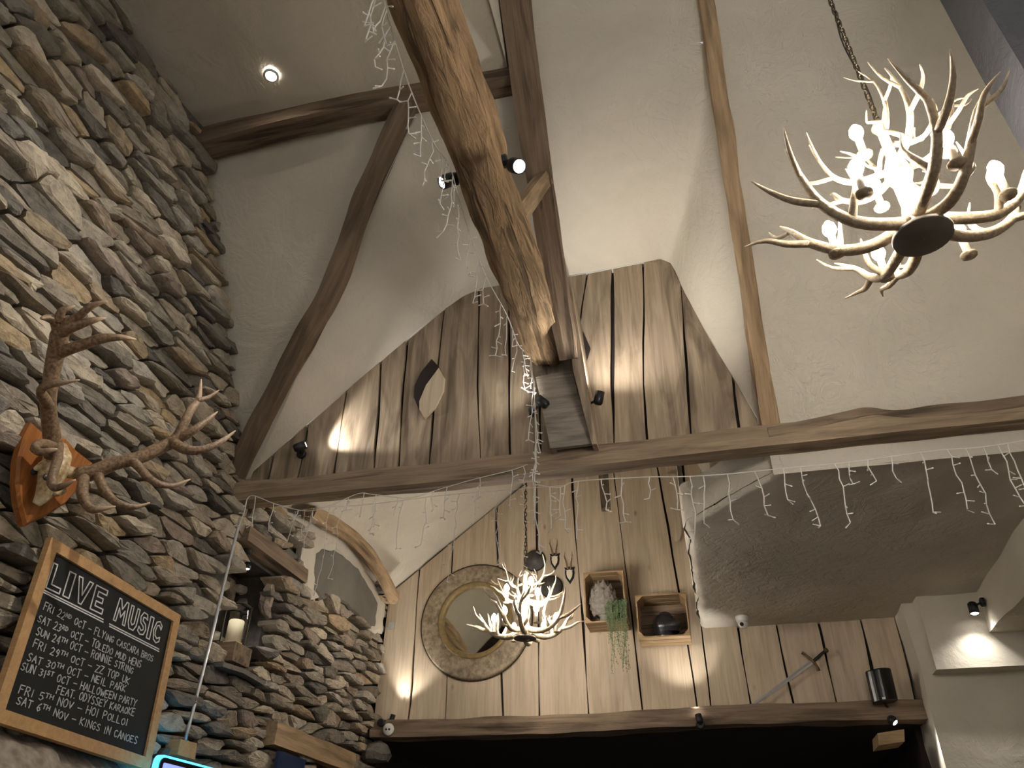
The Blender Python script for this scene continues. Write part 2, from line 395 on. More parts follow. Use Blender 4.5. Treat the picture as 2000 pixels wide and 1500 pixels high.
# ---- left rubble wall: mortar bed with a niche, then every stone
NY0, NY1, NZ0, NZ1 = 4.44, 4.98, 2.74, 3.50     # niche
mb = MB()
def lw(y, z, x=XW-.07): return Vector((x, y, z))
for (y0, y1, z0, z1) in ((-2.5, NY0, 0, 6.1), (NY1, 8.8, 0, 4.2), (NY0, NY1, 0, NZ0), (NY0, NY1, NZ1, 4.2)):
    mb.add([lw(y0, z0), lw(y1, z0), lw(y1, z1), lw(y0, z1)], [(0, 1, 2, 3)])
B = XW - .36
mb.add([lw(NY0, NZ0), lw(NY1, NZ0), lw(NY1, NZ1), lw(NY0, NZ1), lw(NY0, NZ0, B), lw(NY1, NZ0, B), lw(NY1, NZ1, B), lw(NY0, NZ1, B)],
       [(4, 5, 6, 7), (0, 1, 5, 4), (1, 2, 6, 5), (2, 3, 7, 6), (3, 0, 4, 7)])
wall_left = structure(mb, 'wall_left', M['mortar'], 'rough rubble stone wall rising along the left side of the room', 'wall', False)

PATCH = [(5.21, 3.87), (5.4, 4.0), (5.61, 4.08), (6.26, 4.1), (6.95, 3.9), (6.9, 3.62), (6.6, 3.56), (6.4, 3.60), (6.1, 3.63), (5.75, 3.62), (5.5, 3.5), (5.31, 3.52)]
_pp = []
for _i in range(len(PATCH)):
    _a, _b = PATCH[_i], PATCH[(_i+1) % len(PATCH)]
    for _k in range(6):
        _t = _k/6; _q = (lerp(_a[0], _b[0], _t), lerp(_a[1], _b[1], _t)); _n = noise.noise_vector(Vector((_q[0]*6, _q[1]*9, 2.0)))
        _pp.append((_q[0] + _n.x*.05, _q[1] + _n.y*.035))
PATCH = _pp
def inpoly(y, z, P):
    c = False
    for i in range(len(P)):
        (a, b), (d, e) = P[i], P[i-1]
        if (b > z) != (e > z) and y < (d-a)*(z-b)/(e-b) + a: c = not c
    return c
def ztop(y):
    if y < 2.93: return 6.02
    if y < D1: return min(6.02, 3.9 + 2.1*(D1-y)/1.35) + .03
    return 4.06
def stones():
    r = random.Random(11); AN = 3.3; sp = .070
    def allowed(y, z):
        if y < .9 or y > 7.02 or z < 1.75 or z > ztop(y): return False
        if NY0-.02 < y < NY1+.02 and NZ0-.02 < z < NZ1+.1: return False
        if 4.36 < y < 5.25 and 3.50 < z < 3.64: return False      # lintel
        if 5.14 < y < 6.5 and 2.36 < z < 2.52: return False
        return not inpoly(y, z, PATCH)
    seeds = []; ny = int(6.6/AN/sp) + 1; nz = int(4.6/sp)
    for j in range(nz):
        for i in range(-1, ny+1):
            if r.random() < .22: continue
            u = (i + .5*(j % 2) + r.uniform(-.42, .42)) * sp; z = 1.6 + (j + r.uniform(-.36, .36)) * sp
            seeds.append((u, z))
    cell = {}
    for k, (u, z) in enumerate(seeds): cell.setdefault((int(u/sp/2), int(z/sp/2)), []).append(k)
    out = []
    for k, (u, z) in enumerate(seeds):
        y = .7 + u*AN
        if not allowed(y, z): continue
        poly = [(u-.2, z-.2), (u+.2, z-.2), (u+.2, z+.2), (u-.2, z+.2)]
        ci, cj = int(u/sp/2), int(z/sp/2)
        for a in range(ci-2, ci+3):
            for b in range(cj-2, cj+3):
                for q in cell.get((a, b), ()):
                    if q == k: continue
                    qu, qz = seeds[q]; mx, mz = (u+qu)/2, (z+qz)/2; nx, nz_ = qu-u, qz-z
                    new = []
                    for i in range(len(poly)):
                        p0, p1 = poly[i], poly[(i+1) % len(poly)]
                        d0 = (p0[0]-mx)*nx + (p0[1]-mz)*nz_; d1 = (p1[0]-mx)*nx + (p1[1]-mz)*nz_
                        if d0 <= 0: new.append(p0)
                        if (d0 < 0) != (d1 < 0) and d0 != d1:
                            t = d0/(d0-d1); new.append((p0[0]+(p1[0]-p0[0])*t, p0[1]+(p1[1]-p0[1])*t))
                    poly = new
                    if len(poly) < 3: break
        if len(poly) < 3: continue
        cx = sum(p[0] for p in poly)/len(poly); cz = sum(p[1] for p in poly)/len(poly)
        P = [(.7 + p[0]*AN, p[1]) for p in poly]; cy = .7 + cx*AN
        # outline with jittered mid-points
        o = []
        for i in range(len(P)):
            a, b = P[i], P[(i+1) % len(P)]
            L = math.hypot(b[0]-a[0], b[1]-a[1])
            if L < .015: continue
            o.append(((a[0]*.86 + b[0]*.14), (a[1]*.86 + b[1]*.14)))
            if L > .07: o.append(((a[0]+b[0])/2 + r.uniform(-.012, .012), (a[1]+b[1])/2 + r.uniform(-.008, .008)))
            o.append(((a[0]*.14 + b[0]*.86), (a[1]*.14 + b[1]*.86)))
        if len(o) < 4: continue
        w_ = max(p[0] for p in o) - min(p[0] for p in o); h_ = max(p[1] for p in o) - min(p[1] for p in o)
        g = .007 + r.random()*.009
        ky, kz = max(.5, 1 - 2*g/max(w_, .03)), max(.5, 1 - 2*g/max(h_, .03))
        o = [(cy + (p[0]-cy)*ky, cz + (p[1]-cz)*kz) for p in o]
        h = r.choice((.008, .016, .026, .04, .055, .075)) + r.uniform(0, .012)
        if r.random() < .18: h = -.01 + r.random()*.012          # set back, dark
        ty, tz = r.uniform(-.12, .16), r.uniform(-.25, .45)
        ring = []
        n = len(o)
        for p in o: ring.append(Vector((XW - .10, p[0], p[1])))
        for p in o: ring.append(Vector((XW + h*.72 + ty*(p[0]-cy)*.5 + tz*(p[1]-cz)*.6 + r.uniform(-.006, .006), p[0], p[1])))
        kin = r.uniform(.76, .92)
        for p in o:
            y2, z2 = cy + (p[0]-cy)*kin + r.uniform(-.006, .006), cz + (p[1]-cz)*kin + r.uniform(-.004, .004)
            ring.append(Vector((XW + h + ty*(y2-cy) + tz*(z2-cz) + r.uniform(-.006, .006), y2, z2)))
        ring.append(Vector((XW + h*1.05 + r.uniform(-.004, .008), cy + r.uniform(-.02, .02), cz + r.uniform(-.008, .008))))
        fs = []
        for i in range(n):
            k2 = (i+1) % n
            fs += [(i, k2, n+k2, n+i), (n+i, n+k2, 2*n+k2, 2*n+i), (2*n+i, 2*n+k2, 3*n)]
        d = Vector((XW, cy, cz)) - CAM; q = d.dot(FW)
        sx, sy = 1000 + FPX*d.dot(RT)/q, 750 - FPX*d.dot(UP)/q
        vis = (w_*h_) / q**2 if -30 < sx < 2000 and -30 < sy < 1530 else 0
        out.append((vis, ring, fs))
    return out
ST = sorted(stones(), key=lambda t: -t[0])
for vis, ring, fs in ST[:300]:
    MB().add(ring, fs).build('stone', M['stone'], wall_left)
mb = MB()
for vis, ring, fs in ST[300:]: mb.add(ring, fs)
# rough stones lining the niche
o = mb.build('small_stones', M['stone'], wall_left); o['kind'] = 'stuff'
r = random.Random(5)
for i in range(26):
    side = i % 3
    if side == 0: c = Vector((B + .02, r.uniform(NY0+.05, NY1-.05), r.uniform(NZ0+.05, NZ1-.08)))
    elif side == 1: c = Vector((r.uniform(B+.05, XW-.05), NY1-.01, r.uniform(NZ0+.04, NZ1-.08)))
    else: c = Vector((r.uniform(B+.05, XW-.08), r.uniform(NY0+.1, NY1-.06), NZ0 + .01))
    m = MB().lathe([(.02, -.045), (.05, -.03), (.065, 0), (.05, .03), (.02, .04)], Matrix.Translation(c) @ Matrix.Rotation(r.uniform(0, 6), 4, 'X') @ Matrix.Diagonal((.7, 1.6, .8, 1)), 7)
    for p in m.v: p += noise.noise_vector(p*20)*.014
    m.build('niche_stone', M['stone'], wall_left)
# grey cement patch with a pale lime margin
def patchmesh(k, x, mat, name):
    cy = sum(p[0] for p in PATCH)/len(PATCH); cz = sum(p[1] for p in PATCH)/len(PATCH)
    ring = [Vector((x + .012*noise.noise(Vector((p[0]*3, p[1]*3, k))), cy + (p[0]-cy)*k, cz + (p[1]-cz)*k - (.03 if k < 1 else 0))) for p in PATCH]
    mid = [Vector((x + .02, cy + (p.y-cy)*.9, cz + (p.z-cz)*.9)) for p in ring]
    n = len(ring); b0 = [Vector((XW-.04, p.y, p.z)) for p in ring]
    fs = [((i+1) % n, i, n+i, n+(i+1) % n) for i in range(n)] + [(n+(i+1) % n, n+i, 2*n+i, 2*n+(i+1) % n) for i in range(n)] + [tuple(range(2*n, 3*n))]
    MB().add(b0 + ring + mid, fs).build(name, mat, wall_left, False)
patchmesh(1.04, XW+.012, M['plaster'], 'lime_margin'); patchmesh(.82, XW+.022, M['cement'], 'cement_patch')

# ---- boards: edges are gap lines, cut to an outline above and below
def boards(parent, lines, Y, top, bottom, mat, thick=.03, seed=1, name='plank', gap=.006, mats=None):
    r = random.Random(seed); N = 9
    L = []
    for ln in lines: L.append([aY(px, py, Y) for px, py in ln])
    def xat(ln, z):
        for a, b in zip(ln, ln[1:]):
            if (a.z - z)*(b.z - z) <= 0 and abs(a.z-b.z) > 1e-6: return lerp(a.x, b.x, (z-a.z)/(b.z-a.z))
        a, b = (ln[0], ln[1]) if abs(z-ln[0].z) < abs(z-ln[-1].z) else (ln[-2], ln[-1])
        return lerp(a.x, b.x, (z-a.z)/(b.z-a.z))
    for i in range(len(L)-1):
        dy = r.uniform(-.008, .008)
        sd = r.uniform(0, 50)
        cols = []
        for side, ln in ((0, L[i]), (1, L[i+1])):
            sg = 1 if side == 0 else -1
            xm = xat(ln, (bottom(ln[0].x) + top(ln[0].x))/2)
            zb = bottom(xat(ln, ln[0].z) + sg*.01)
            zt = zb
            for _ in range(12): zt = top(xat(ln, zt) + sg*.004)
            pts = []
            for k in range(N+1):
                z = lerp(zb, zt, k/N); wv = noise.noise(Vector((side*7.3+sd, z*2.1, i))) * .02
                pts.append(Vector((xat(ln, z) + sg*(gap + max(-gap*.6, wv)), Y + dy, z)))
            cols.append(pts)
        # cut points of the outline between the two edges
        xl, xr = cols[0][-1].x, cols[1][-1].x
        capx = [lerp(xl, xr, t) for t in (.2, .4, .6, .8)]
        capt = [Vector((x, Y+dy, max(top(x), min(cols[0][-1].z, cols[1][-1].z)))) for x in capx]
        xb0, xb1 = cols[0][0].x, cols[1][0].x
        vs = []; fs = []
        for off in (0, thick):
            b = len(vs)
            for k in range(N+1):
                for p in (cols[0][k], cols[1][k]): vs.append(p + Vector((0, off, 0)))
            for k in range(N): fs.append((b+2*k, b+2*k+1, b+2*k+3, b+2*k+2))
            c = len(vs)
            for p in capt: vs.append(p + Vector((0, off, 0)))
            fs.append((b+2*N, b+2*N+1, c+3, c+2, c+1, c))
        n1 = 2*(N+1) + 4
        loop = [2*k for k in range(N+1)] + [2*(N+1)+k for k in range(4)] + [2*k+1 for k in range(N, -1, -1)]
        for q in range(len(loop)):
            a, b = loop[q], loop[(q+1) % len(loop)]; fs.append((a, b, n1+b, n1+a))
        MB().add(vs, fs).build(name, mats.get(i, mat) if mats else mat, parent)
def polyfn(pts):
    def f(x):
        if x <= pts[0][0]: return pts[0][1]
        for (a, b), (c, d) in zip(pts, pts[1:]):
            if x <= c: return lerp(b, d, (x-a)/(c-a) if c > a else 0)
        return pts[-1][1]
    return f

# gable boards above the tie beam
gable = empty('boarded_gable', (-1.3, YG, 3.9), 'weathered vertical oak boards filling the gable above the tie beam', 'partition', kind='structure')
sc_lines = [[(448, 965), (452, 940)], [(513.6, 970), (534, 883)], [(576, 963), (602, 827)], [(650.5, 954), (676, 765)], [(730, 949), (744, 710)], [(775, 944), (794, 668)],
            [(836, 935), (845, 803), (867, 607)], [(940, 927), (932, 750), (935, 565)], [(998, 918), (992, 740), (995, 580)], [(1055, 915), (1053, 800), (1062, 560)],
            [(1122, 907), (1131, 637), (1147, 523)], [(1199, 898), (1196, 668), (1196, 524)], [(1268, 892), (1257, 762), (1257, 514)], [(1352, 882), (1341, 715), (1330, 558)], [(1451, 873), (1434, 756)], [(1502, 862), (1498, 848)]]
boards(gable, sc_lines, YG, polyfn(spw), lambda x: 3.80, M['plank'], .03, 3, gap=.008)
# dark backing seen through the gaps
mb = MB().prism([Vector((x, YG+.045, z)) for x, z in ([(spw[0][0], 3.78)] + spw[1:-1] + [(spw[-1][0], 3.78)])], (0, .01, 0))
mb.build('backing_board', M['dark'], gable)
# leaf-shaped openings: dark plates stand in for the shade inside, with a pale reveal
def leafhole(pts_out, pts_in, nm):
    o = [aY(x, y, YG-.012) for x, y in pts_out]
    MB().prism(o, (0, .018, 0)).build('leaf_hole_shade', M['dark'], gable)
    q = [aY(x, y, YG-.016) for x, y in pts_in]
    m = MB().prism(q, (0, .02, 0)).build('leaf_reveal', M['plank_far'], gable)
leafhole([(843, 701), (857, 716), (868, 738), (866, 762), (850, 795), (829, 817), (818, 800), (808, 775), (810, 752), (822, 727)], [(857, 718), (868, 738), (866, 762), (850, 795), (829, 817), (819, 800), (819, 783), (832, 752)], 'l')
leafhole([(1128, 637), (1140, 650), (1153, 680), (1145, 705), (1137, 717)], [(1126, 636), (1138, 650), (1140, 690), (1136, 716)], 'r')
# nail heads
r = random.Random(4)
mb = MB()
for ln in sc_lines[1:-1]:
    for dx in (-12, 12):
        p = aY(ln[0][0]+dx, ln[0][1]-14, YG-.012); mb.lathe([(.004, 0), (.006, .004), (.003, .006)], frame((0, -1, 0), p), 6)
mb.build('nail_heads', M['black'], gable)['kind'] = 'stuff'

# far boarded wall
wall_back = empty('wall_back', (-.8, D2, 2.7), 'pale vertical oak boards on the far wall behind the round mirror', 'wall', kind='structure')
fl = [[(727, 1412), (757, 1180), (770, 1100)], [(797, 1411), (810, 1250), (819, 1112)], [(870, 1408), (878, 1200), (885, 1056)], [(983, 1408), (980, 1315), (972, 1106), (970, 983)], [(1053, 1420), (1050, 1200), (1047, 940)],
      [(1150, 1408), (1140, 1224), (1123, 1036), (1117, 930)], [(1257, 1402), (1248, 1327), (1200, 933)], [(1363, 1396), (1355, 1327), (1327, 1154), (1287, 933)], [(1390, 1400), (1380, 1300), (1371, 1232), (1335, 930)],
      [(1470, 1397), (1441, 1231), (1385, 930)], [(1552, 1389), (1518, 1226), (1450, 930)], [(1638, 1389), (1599, 1220), (1520, 930)], [(1720, 1389), (1682, 1216), (1600, 930)], [(1790, 1380), (1750, 1210), (1670, 930)]]
ft = [(-3.05, 3.96), (-2.97, 4.06), (-1.78, 4.99), (-1.5, 5.2), (-1.2, 5.33), (0, 5.33), (.5, 4.5), (.8, 3.6), (3, 3.58)]
fb = [(-3.1, 2.84), (-2.5, 2.85), (-1.75, 2.82), (-1.5, 2.78), (-1.2, 2.80), (-.5, 2.84), (-.06, 2.83), (.2, 2.80), (.6, 2.84), (.9, 2.83), (2, 2.84)]
boards(wall_back, fl, D2, polyfn(ft), polyfn(fb), M['plank_far'], .03, 9, gap=.008)
MB().box((-3.2, D2+.05, 2.7), (3.2, D2+.1, 5.5)).build('backing_board', M['dark'], wall_back)

# bar recess below the lintel
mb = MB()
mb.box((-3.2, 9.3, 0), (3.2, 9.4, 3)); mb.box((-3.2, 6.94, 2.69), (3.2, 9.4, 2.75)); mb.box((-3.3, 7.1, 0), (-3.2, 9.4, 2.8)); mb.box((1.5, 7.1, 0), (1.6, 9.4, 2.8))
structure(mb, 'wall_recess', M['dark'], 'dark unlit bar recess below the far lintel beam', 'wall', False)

# ---- lower right: plaster soffit box, pier, panel, downstand
def edge(a, b, n, amp, sd): return [a.lerp(b, k/n) + Vector((amp*noise.noise(Vector((k*.9, sd, 1))), amp*noise.noise(Vector((k*.9, sd, 9))), 0)) for k in range(n)]
cA = Vector((.55, 4.31, 3.625)); cB = Vector((-.04, 4.92, 3.59)); cC = Vector((-.04, 7.02, 3.515)); cD = Vector((2.5, 7.02, 3.51)); cE = Vector((3.3, 4.31, 3.58))
lowline = edge(cE, cA, 10, .02, 1) + edge(cA, cB, 8, .03, 2) + edge(cB, cC, 14, .03, 3) + [cC, cD]
def soff(u, v):   # u across from the left edge, v from front to far
    y = lerp(4.3, 7.04, v)
    xl = (lerp(.55, -.04, min(1, (y-4.31)/.6)) if y < 4.92 else -.04) + .028*noise.noise(Vector((y*4.5, 2, 3))) + .012*noise.noise(Vector((y*15, 2, 3)))
    x = lerp(xl, 3.3, u**1.6); z = lerp(3.625, 3.512, v)
    p = Vector((x, y, z)); p.z += wob(p, .012, 2.2) * (1 if u > 0 else 0) + (.035*(1-u/.06) if u < .06 else 0); return p
mb = MB().grid(soff, 60, 60)
def sofside(u, v):
    p = soff(0, u); q = Vector((p.x - .01 + .02*noise.noise(Vector((p.y*5, v*2, 0))), p.y, lerp(p.z, 3.9 if p.y < 4.95 else 4.6, v))); return q
mb.grid(lambda u, v: sofside(u, v), 60, 8)
def soffront(u, v):
    x = lerp(.5, 3.3, u); p = Vector((x, 4.30, lerp(3.612, 3.85, v))); p.y += wob(p, .01, 3); return p
mb.grid(soffront, 40, 4)
structure(mb, 'ceiling.005', M['plaster_soffit'], 'shaded low plaster soffit with trowel marks under the right tie beam', 'ceiling')

def rough_box(mb, lo, hi, n=10, amp=.012, seed=0):
    lo, hi = Vector(lo), Vector(hi)
    def P(p):
        return p + noise.noise_vector(p*2.7 + Vector((seed, 0, 0)))*amp
    for ax in range(3):
        a1, a2 = (ax+1) % 3, (ax+2) % 3
        for c in (lo[ax], hi[ax]):
            def fn(u, v):
                p = Vector((0, 0, 0)); p[ax] = c; p[a1] = lerp(lo[a1], hi[a1], u); p[a2] = lerp(lo[a2], hi[a2], v); return P(p)
            mb.grid(fn, n, n)
mb = MB(); rough_box(mb, (1.55, 6.66, 0), (3.3, 7.2, 3.56), 14, .035, 3)
tag(mb.build('wall_right', M['plaster'], None, True), 'grey plaster pier wall at the right end of the far boards', 'wall', kind='structure')
mb = MB(); rough_box(mb, (1.63, 6.50, 2.98), (3.3, 6.68, 3.54), 6, .004, 5)
tag(mb.build('trim_1', M['panel'], None, False), 'boxed plaster panel projecting from the pier, lit by a small spotlight', 'trim', kind='structure')
mb = MB(); rough_box(mb, (2.06, 4.35, 3.23), (2.6, 6.52, 3.60), 14, .02, 8)
tag(mb.build('ceiling_beam', M['plaster'], None, True), 'plastered downstand beam running under the soffit at the right edge', 'beam', kind='structure')
# dark grey wall end at the top right, its shadow put into the colour
mb = MB(); rough_box(mb, (1.462, 2.2, 3.9), (2.2, 2.45, 7.4), 5, .004, 2)
tag(mb.build('wall_front', M['darkwall'], None, False), 'dark grey shadowed wall end cutting the top right corner', 'wall', kind='structure')
mb = MB().box((3.3, -2.5, 0), (3.4, 7.2, 5.5))
structure(mb, 'wall_side', M['plaster'], 'plaster side wall beyond the right edge of the view', 'wall', False)

# ------------------------------------------------------------------ timbers (local x runs along the timber)
def timber(name, pts, wd, ht, mat, label, seg=12, n=40, amp=.012, sq=.55, up=None, taper=1.0, seed=0, cat='beam', fine=.4, parent=None):
    pts = [Vector(p) for p in pts]
    p0, p1 = pts[0], pts[-1]; X = (p1-p0).normalized(); h = Vector(up) if up else Vector((0, 0, 1))
    Yv = h.cross(X).normalized(); Zv = X.cross(Yv)
    Mx = Matrix((X, Yv, Zv)).transposed().to_4x4(); Mx.translation = p0; inv = Mx.inverted()
    loc = [inv @ p for p in pts]
    if len(loc) > 2: path, _ = spline(loc, [1]*len(loc), max(2, n//(len(loc)-1)))
    else: path = [loc[0].lerp(loc[1], k/n) for k in range(n+1)]
    vs = []; fs = []; m = len(path)
    for i, p in enumerate(path):
        t = i/(m-1); k_ = lerp(1, taper, t)
        for k in range(seg):
            th = 2*math.pi*(k+.5)/seg; c, s = math.cos(th), math.sin(th)
            e = lerp(1, 1/max(abs(c), abs(s)), sq)
            q = Vector((p.x, p.y + c*e*wd/2*k_, p.z + s*e*ht/2*k_))
            d = noise.noise(Vector((p.x*2.2 + seed*9, c*1.3, s*1.3)))*amp*1.4 + noise.noise(Vector((p.x*5 + seed*5, c*5, s*5)))*amp*fine
            vs.append(q + Vector((0, c, s))*d)
    for i in range(m-1):
        for k in range(seg):
            k2 = (k+1) % seg; fs.append((i*seg+k, i*seg+k2, (i+1)*seg+k2, (i+1)*seg+k))
    fs += [tuple(range(seg-1, -1, -1)), tuple(range((m-1)*seg, m*seg))]
    o = MB().add(vs, fs).build(name, mat, None, seg > 14)
    o.matrix_world = Mx
    tag(o, label, cat, kind='structure')
    return o
timber('round_log', [(-.83, -.4, 4.67), (-.83, 1.2, 4.68), (-.83, 2.8, 4.66), (-.83, 4.2, 4.66)], .30, .29, M['log'], 'massive rough round log beam running overhead to the boarded gable', 30, 150, .022, .12, seed=1, fine=.9, taper=.9)
timber('tie_beam', [(-3.16, D1-.06, 3.80), (-1.2, D1-.06, 3.79), (.6, D1-.06, 3.81), (3.3, D1-.06, 3.82)], .14, .145, M['beam_tie'], 'long squared tie beam crossing the room under the boarded gable', 12, 90, .008, .85, seed=2)
timber('purlin', [(-3.1, 2.92, 5.90), (-2.4, 2.91, 5.94), (-1.7, 2.93, 5.97), (-.74, 2.96, 5.97)], .17, .17, M['beam'], 'bowed dark purlin running from the stone wall to the centre rafter', 12, 50, .012, .75, seed=3)
def onP(x, y, lift=.0):
    d = ray(x, y); p0 = Vector((0, D1, 3.9)); p = CAM + d*((p0-CAM).dot(PN)/d.dot(PN)); return p + PN*lift
timber('valley_rafter', [onP(457, 945, .03), onP(520, 815, .04), onP(600, 660, .04), (onP(650, 560, .05) + Vector((.03, 0, .0))), onP(715, 400, .05), onP(800, 205, .04)], .13, .14, M['beam'], 'crooked dark valley rafter slanting from tie beam up to the purlin', 12, 60, .016, .6, up=PN, seed=4)
timber('centre_rafter', [Pp(-.70, 1.7) + PN*.07, Pp(-.70, 1.0) + PN*.07, Pp(-.68, .6) + PN*.02, Pp(-.645, .24) - PN*.04], .21, .2, M['beam'], 'dark squared rafter rising behind the round log', 12, 60, .01, .85, up=PN, seed=5, taper=.6)
timber('side_rafter', [Pp(.53, -.02) + PN*.02, Pp(.50, .5) + PN*.02, Pp(.475, 1.0) + PN*.02, Pp(.46, 1.7) + PN*.02], .10, .12, M['pale_beam'], 'slim pale rafter dividing the gable bay from the right ceiling', 12, 70, .016, .6, up=PN, seed=6)
wp = [(1500, 850), (1580, 836), (1660, 815), (1700, 808), (1760, 813), (1850, 805), (1930, 798), (2060, 780)]
timber('wall_plate_log', [aY(x, y, D1-.10) for x, y in wp], .085, .085, M['lintel'], 'wavy round wall plate log just above the tie beam on the right', 14, 70, .012, .2, seed=7)
timber('short_brace', [aX(1000, 432, -.77), aX(1062, 350, -.66)], .10, .10, M['pale_beam'], 'short pale brace between the round log and centre rafter', 12, 12, .006, .8, seed=8)
ev = [(604, 1000), (640, 1018), (680, 1042), (712, 1075), (737, 1108), (755, 1140), (768, 1168)]
timber('eave_log', [aX(x, y, -2.86) for x, y in ev], .12, .12, M['pale_beam'], 'curved eave log on top of the stone wall below the far slope', 14, 50, .016, .3, seed=9)
timber('lintel_beam', [(-2.98, D2-.10, 2.745), (-1.6, D2-.10, 2.735), (0, D2-.10, 2.765), (1.56, D2-.10, 2.765)], .22, .15, M['lintel'], 'long dark lintel beam beneath the far wall boards', 12, 80, .016, .8, seed=10)
timber('hanging_post', [aY(1176, 900, 6.0), aY(1184, 995, 6.0)], .085, .08, M['beam'], 'short dark post end hanging down behind the tie beam', 12, 10, .005, .8, seed=11)
timber('niche_lintel', [(XW+.0, 4.36, 3.575), (XW+.0, 5.24, 3.575)], .16, .11, M['lintel'], 'brown wooden lintel over the candle niche in the stone wall', 12, 20, .006, .9, seed=12)
timber('window_lintel', [(XW+.0, 5.16, 2.44), (XW+.0, 6.5, 2.43)], .18, .15, M['pale_beam'], 'worm-eaten oak lintel low in the far stone wall', 12, 30, .012, .85, seed=13)
# round-ended board on the far wall
p = [(1298, 925), (1333, 925), (1331, 1040), (1327, 1055), (1319, 1058), (1312, 1048), (1306, 1010)]
tag(MB().prism([aY(x, y, D2-.045) for x, y in p], (0, .03, 0)).build('round_ended_board', M['plank_far']), 'narrow round-ended board beside the plaster soffit edge', 'board')
# boards boxing the log end
bx = empty('log_end_box', aY(1110, 800, 4.15), 'grey board box around the log end on the gable', 'box')
q = [(1046, 736), (1116, 722), (1157, 866), (1075, 876)]
fr = [aY(x, y, 4.10) for x, y in q]
MB().hexa(fr, [p + Vector((0, .03, 0)) for p in fr]).build('front_board', M['plank_dark'], bx)
ck = [aY(1101, 560, 4.07), aY(1105, 545, 4.05), aY(1113, 600, 4.04), aY(1126, 720, 4.05), aY(1159, 868, 4.06)]
ckb = [aY(1118, 700, 4.10)]
front = [aY(1104, 543, 3.86), aY(1119, 722, 3.98), aY(1156, 868, 4.08)]
poly = front + [Vector((front[2].x, YG-.015, front[2].z)), Vector((front[0].x, YG-.015, front[0].z+.02))]
MB().prism(poly, (.03, 0, 0)).build('side_board', M['plank'], bx)
lf = [Vector((fr[0].x, 4.11, fr[0].z)), Vector((fr[3].x, 4.11, fr[3].z)), Vector((fr[3].x, YG-.015, fr[3].z)), Vector((fr[0].x, YG-.015, fr[0].z+.3))]
MB().prism(lf, (.03, 0, 0)).build('side_board', M['plank_dark'], bx)

# ------------------------------------------------------------------ spotlights
def spotlight(mount, nrm, head, aim, watts, label, ang=70, blend=.6, hl=.085, hr=.03, colr=WHITE, arm=True, grp='small black spotlights'):
    mount, head = Vector(mount), Vector(head); d = (Vector(aim)).normalized()
    t = empty('spotlight', mount, label, 'spotlight', grp)
    MB().lathe([(.034, 0), (.034, .02), (.028, .026)], frame(nrm, mount), 16).build('base', M['black'], t)
    MB().tube([mount + Vector(nrm).normalized()*.02, head - d*hl*.6], .008, 7).build('arm', M['black'], t)
    MB().lathe([(hr*.7, -hl), (hr, -hl+.012), (hr, 0), (hr*.86, 0), (hr*.8, -.012)], frame(d, head), 18).build('head', M['black'], t, True)
    MB().lathe([(hr*.82, -.006), (hr*.5, .002), (.001, .003)], frame(d, head), 16).build('lens', M['lens'], t)
    l = bpy.data.lights.new('lamp', 'SPOT'); l.energy = watts; l.color = colr; l.spot_size = math.radians(ang); l.spot_blend = blend; l.shadow_soft_size = .02
    lo = bpy.data.objects.new('lamp', l); COL.objects.link(lo); lo.matrix_world = frame(-d, head + d*.02)
    attach(lo, t); lo.matrix_parent_inverse = Matrix.Translation(-mount)
    return t
hd = aX(862, 357, -1.06)
spotlight((-.985, hd.y+.03, 4.66), (-1, 0, .1), hd, (-.75, -.35, -.6), 85, 'lit spotlight on the left flank of the round log', 105, .9, .085, .037)
hd = aX(1015, 325, -.58)
spotlight(aX(982, 316, -.675), (1, 0, .1), hd, (.5, -.4, -.7), 40, 'lit spotlight on the right flank of the round log', 120, .8, .085, .037)
hd = aY(597, 868, YG-.13)
spotlight(aY(590, 888, YG), (0, -1, 0), hd, (.85, .24, .45), 24, 'spotlight on the gable boards near the valley rafter', 75, .5)
hd = aY(1050, 778, 4.07)
spotlight(Vector((fr[0].x-.03, 4.16, hd.z-.04)), (-1, 0, 0), hd, (-.9, -.3, .8), 9, 'upward spotlight on the left cheek of the log end box', 150, 1.0)
hd = aY(1172, 765, 4.05)
spotlight(Vector((front[1].x+.06, 4.12, hd.z-.035)), (1, 0, 0), hd, (.3, -.32, 1), 30, 'upward spotlight on the right cheek of the log end box', 165, 1.0)
hd = aY(768, 1396, D2-.14)
spotlight(aY(745, 1412, D2-.22), (0, -1, 0), hd, (.22, .1, 1), 18, 'uplight at the left end of the lintel beam by the stone corner', 80, .7, .06, .022)
hd = aY(1364, 1398, D2-.22)
spotlight(aY(1368, 1416, D2-.22), (0, -1, 0), hd + Vector((0, -.05, 0)), (-.15, .2, 1), 16, 'uplight on the lintel beam below the helmet crate', 80, .7, .07, .026)
hd = aX(1904, 1199, 1.97)
spotlight(aX(1922, 1176, 2.05), (-1, 0, 0), hd, (-.08, -.14, -1), 15, 'spotlight on the plastered downstand beam washing the boxed panel', 125, .9, .09, .034)
hd = aY(1749, 1412, 6.72)
spotlight(Vector((hd.x-.01, D2-.215, hd.z+.03)), (0, -1, 0), hd, (.55, -.4, -.75), 10, 'lit spotlight beside the pale timber block under the speaker', 90, .7, .05, .028)
nz = Vector((XW+.0, 4.54, 3.385))
spotlight(Vector((XW-.02, 4.52, NZ1+.02)), (0, 0, -1), nz, (.0, .1, -1), 14, 'tiny spotlight under the niche lintel above the candle', 120, .7, .04, .026)
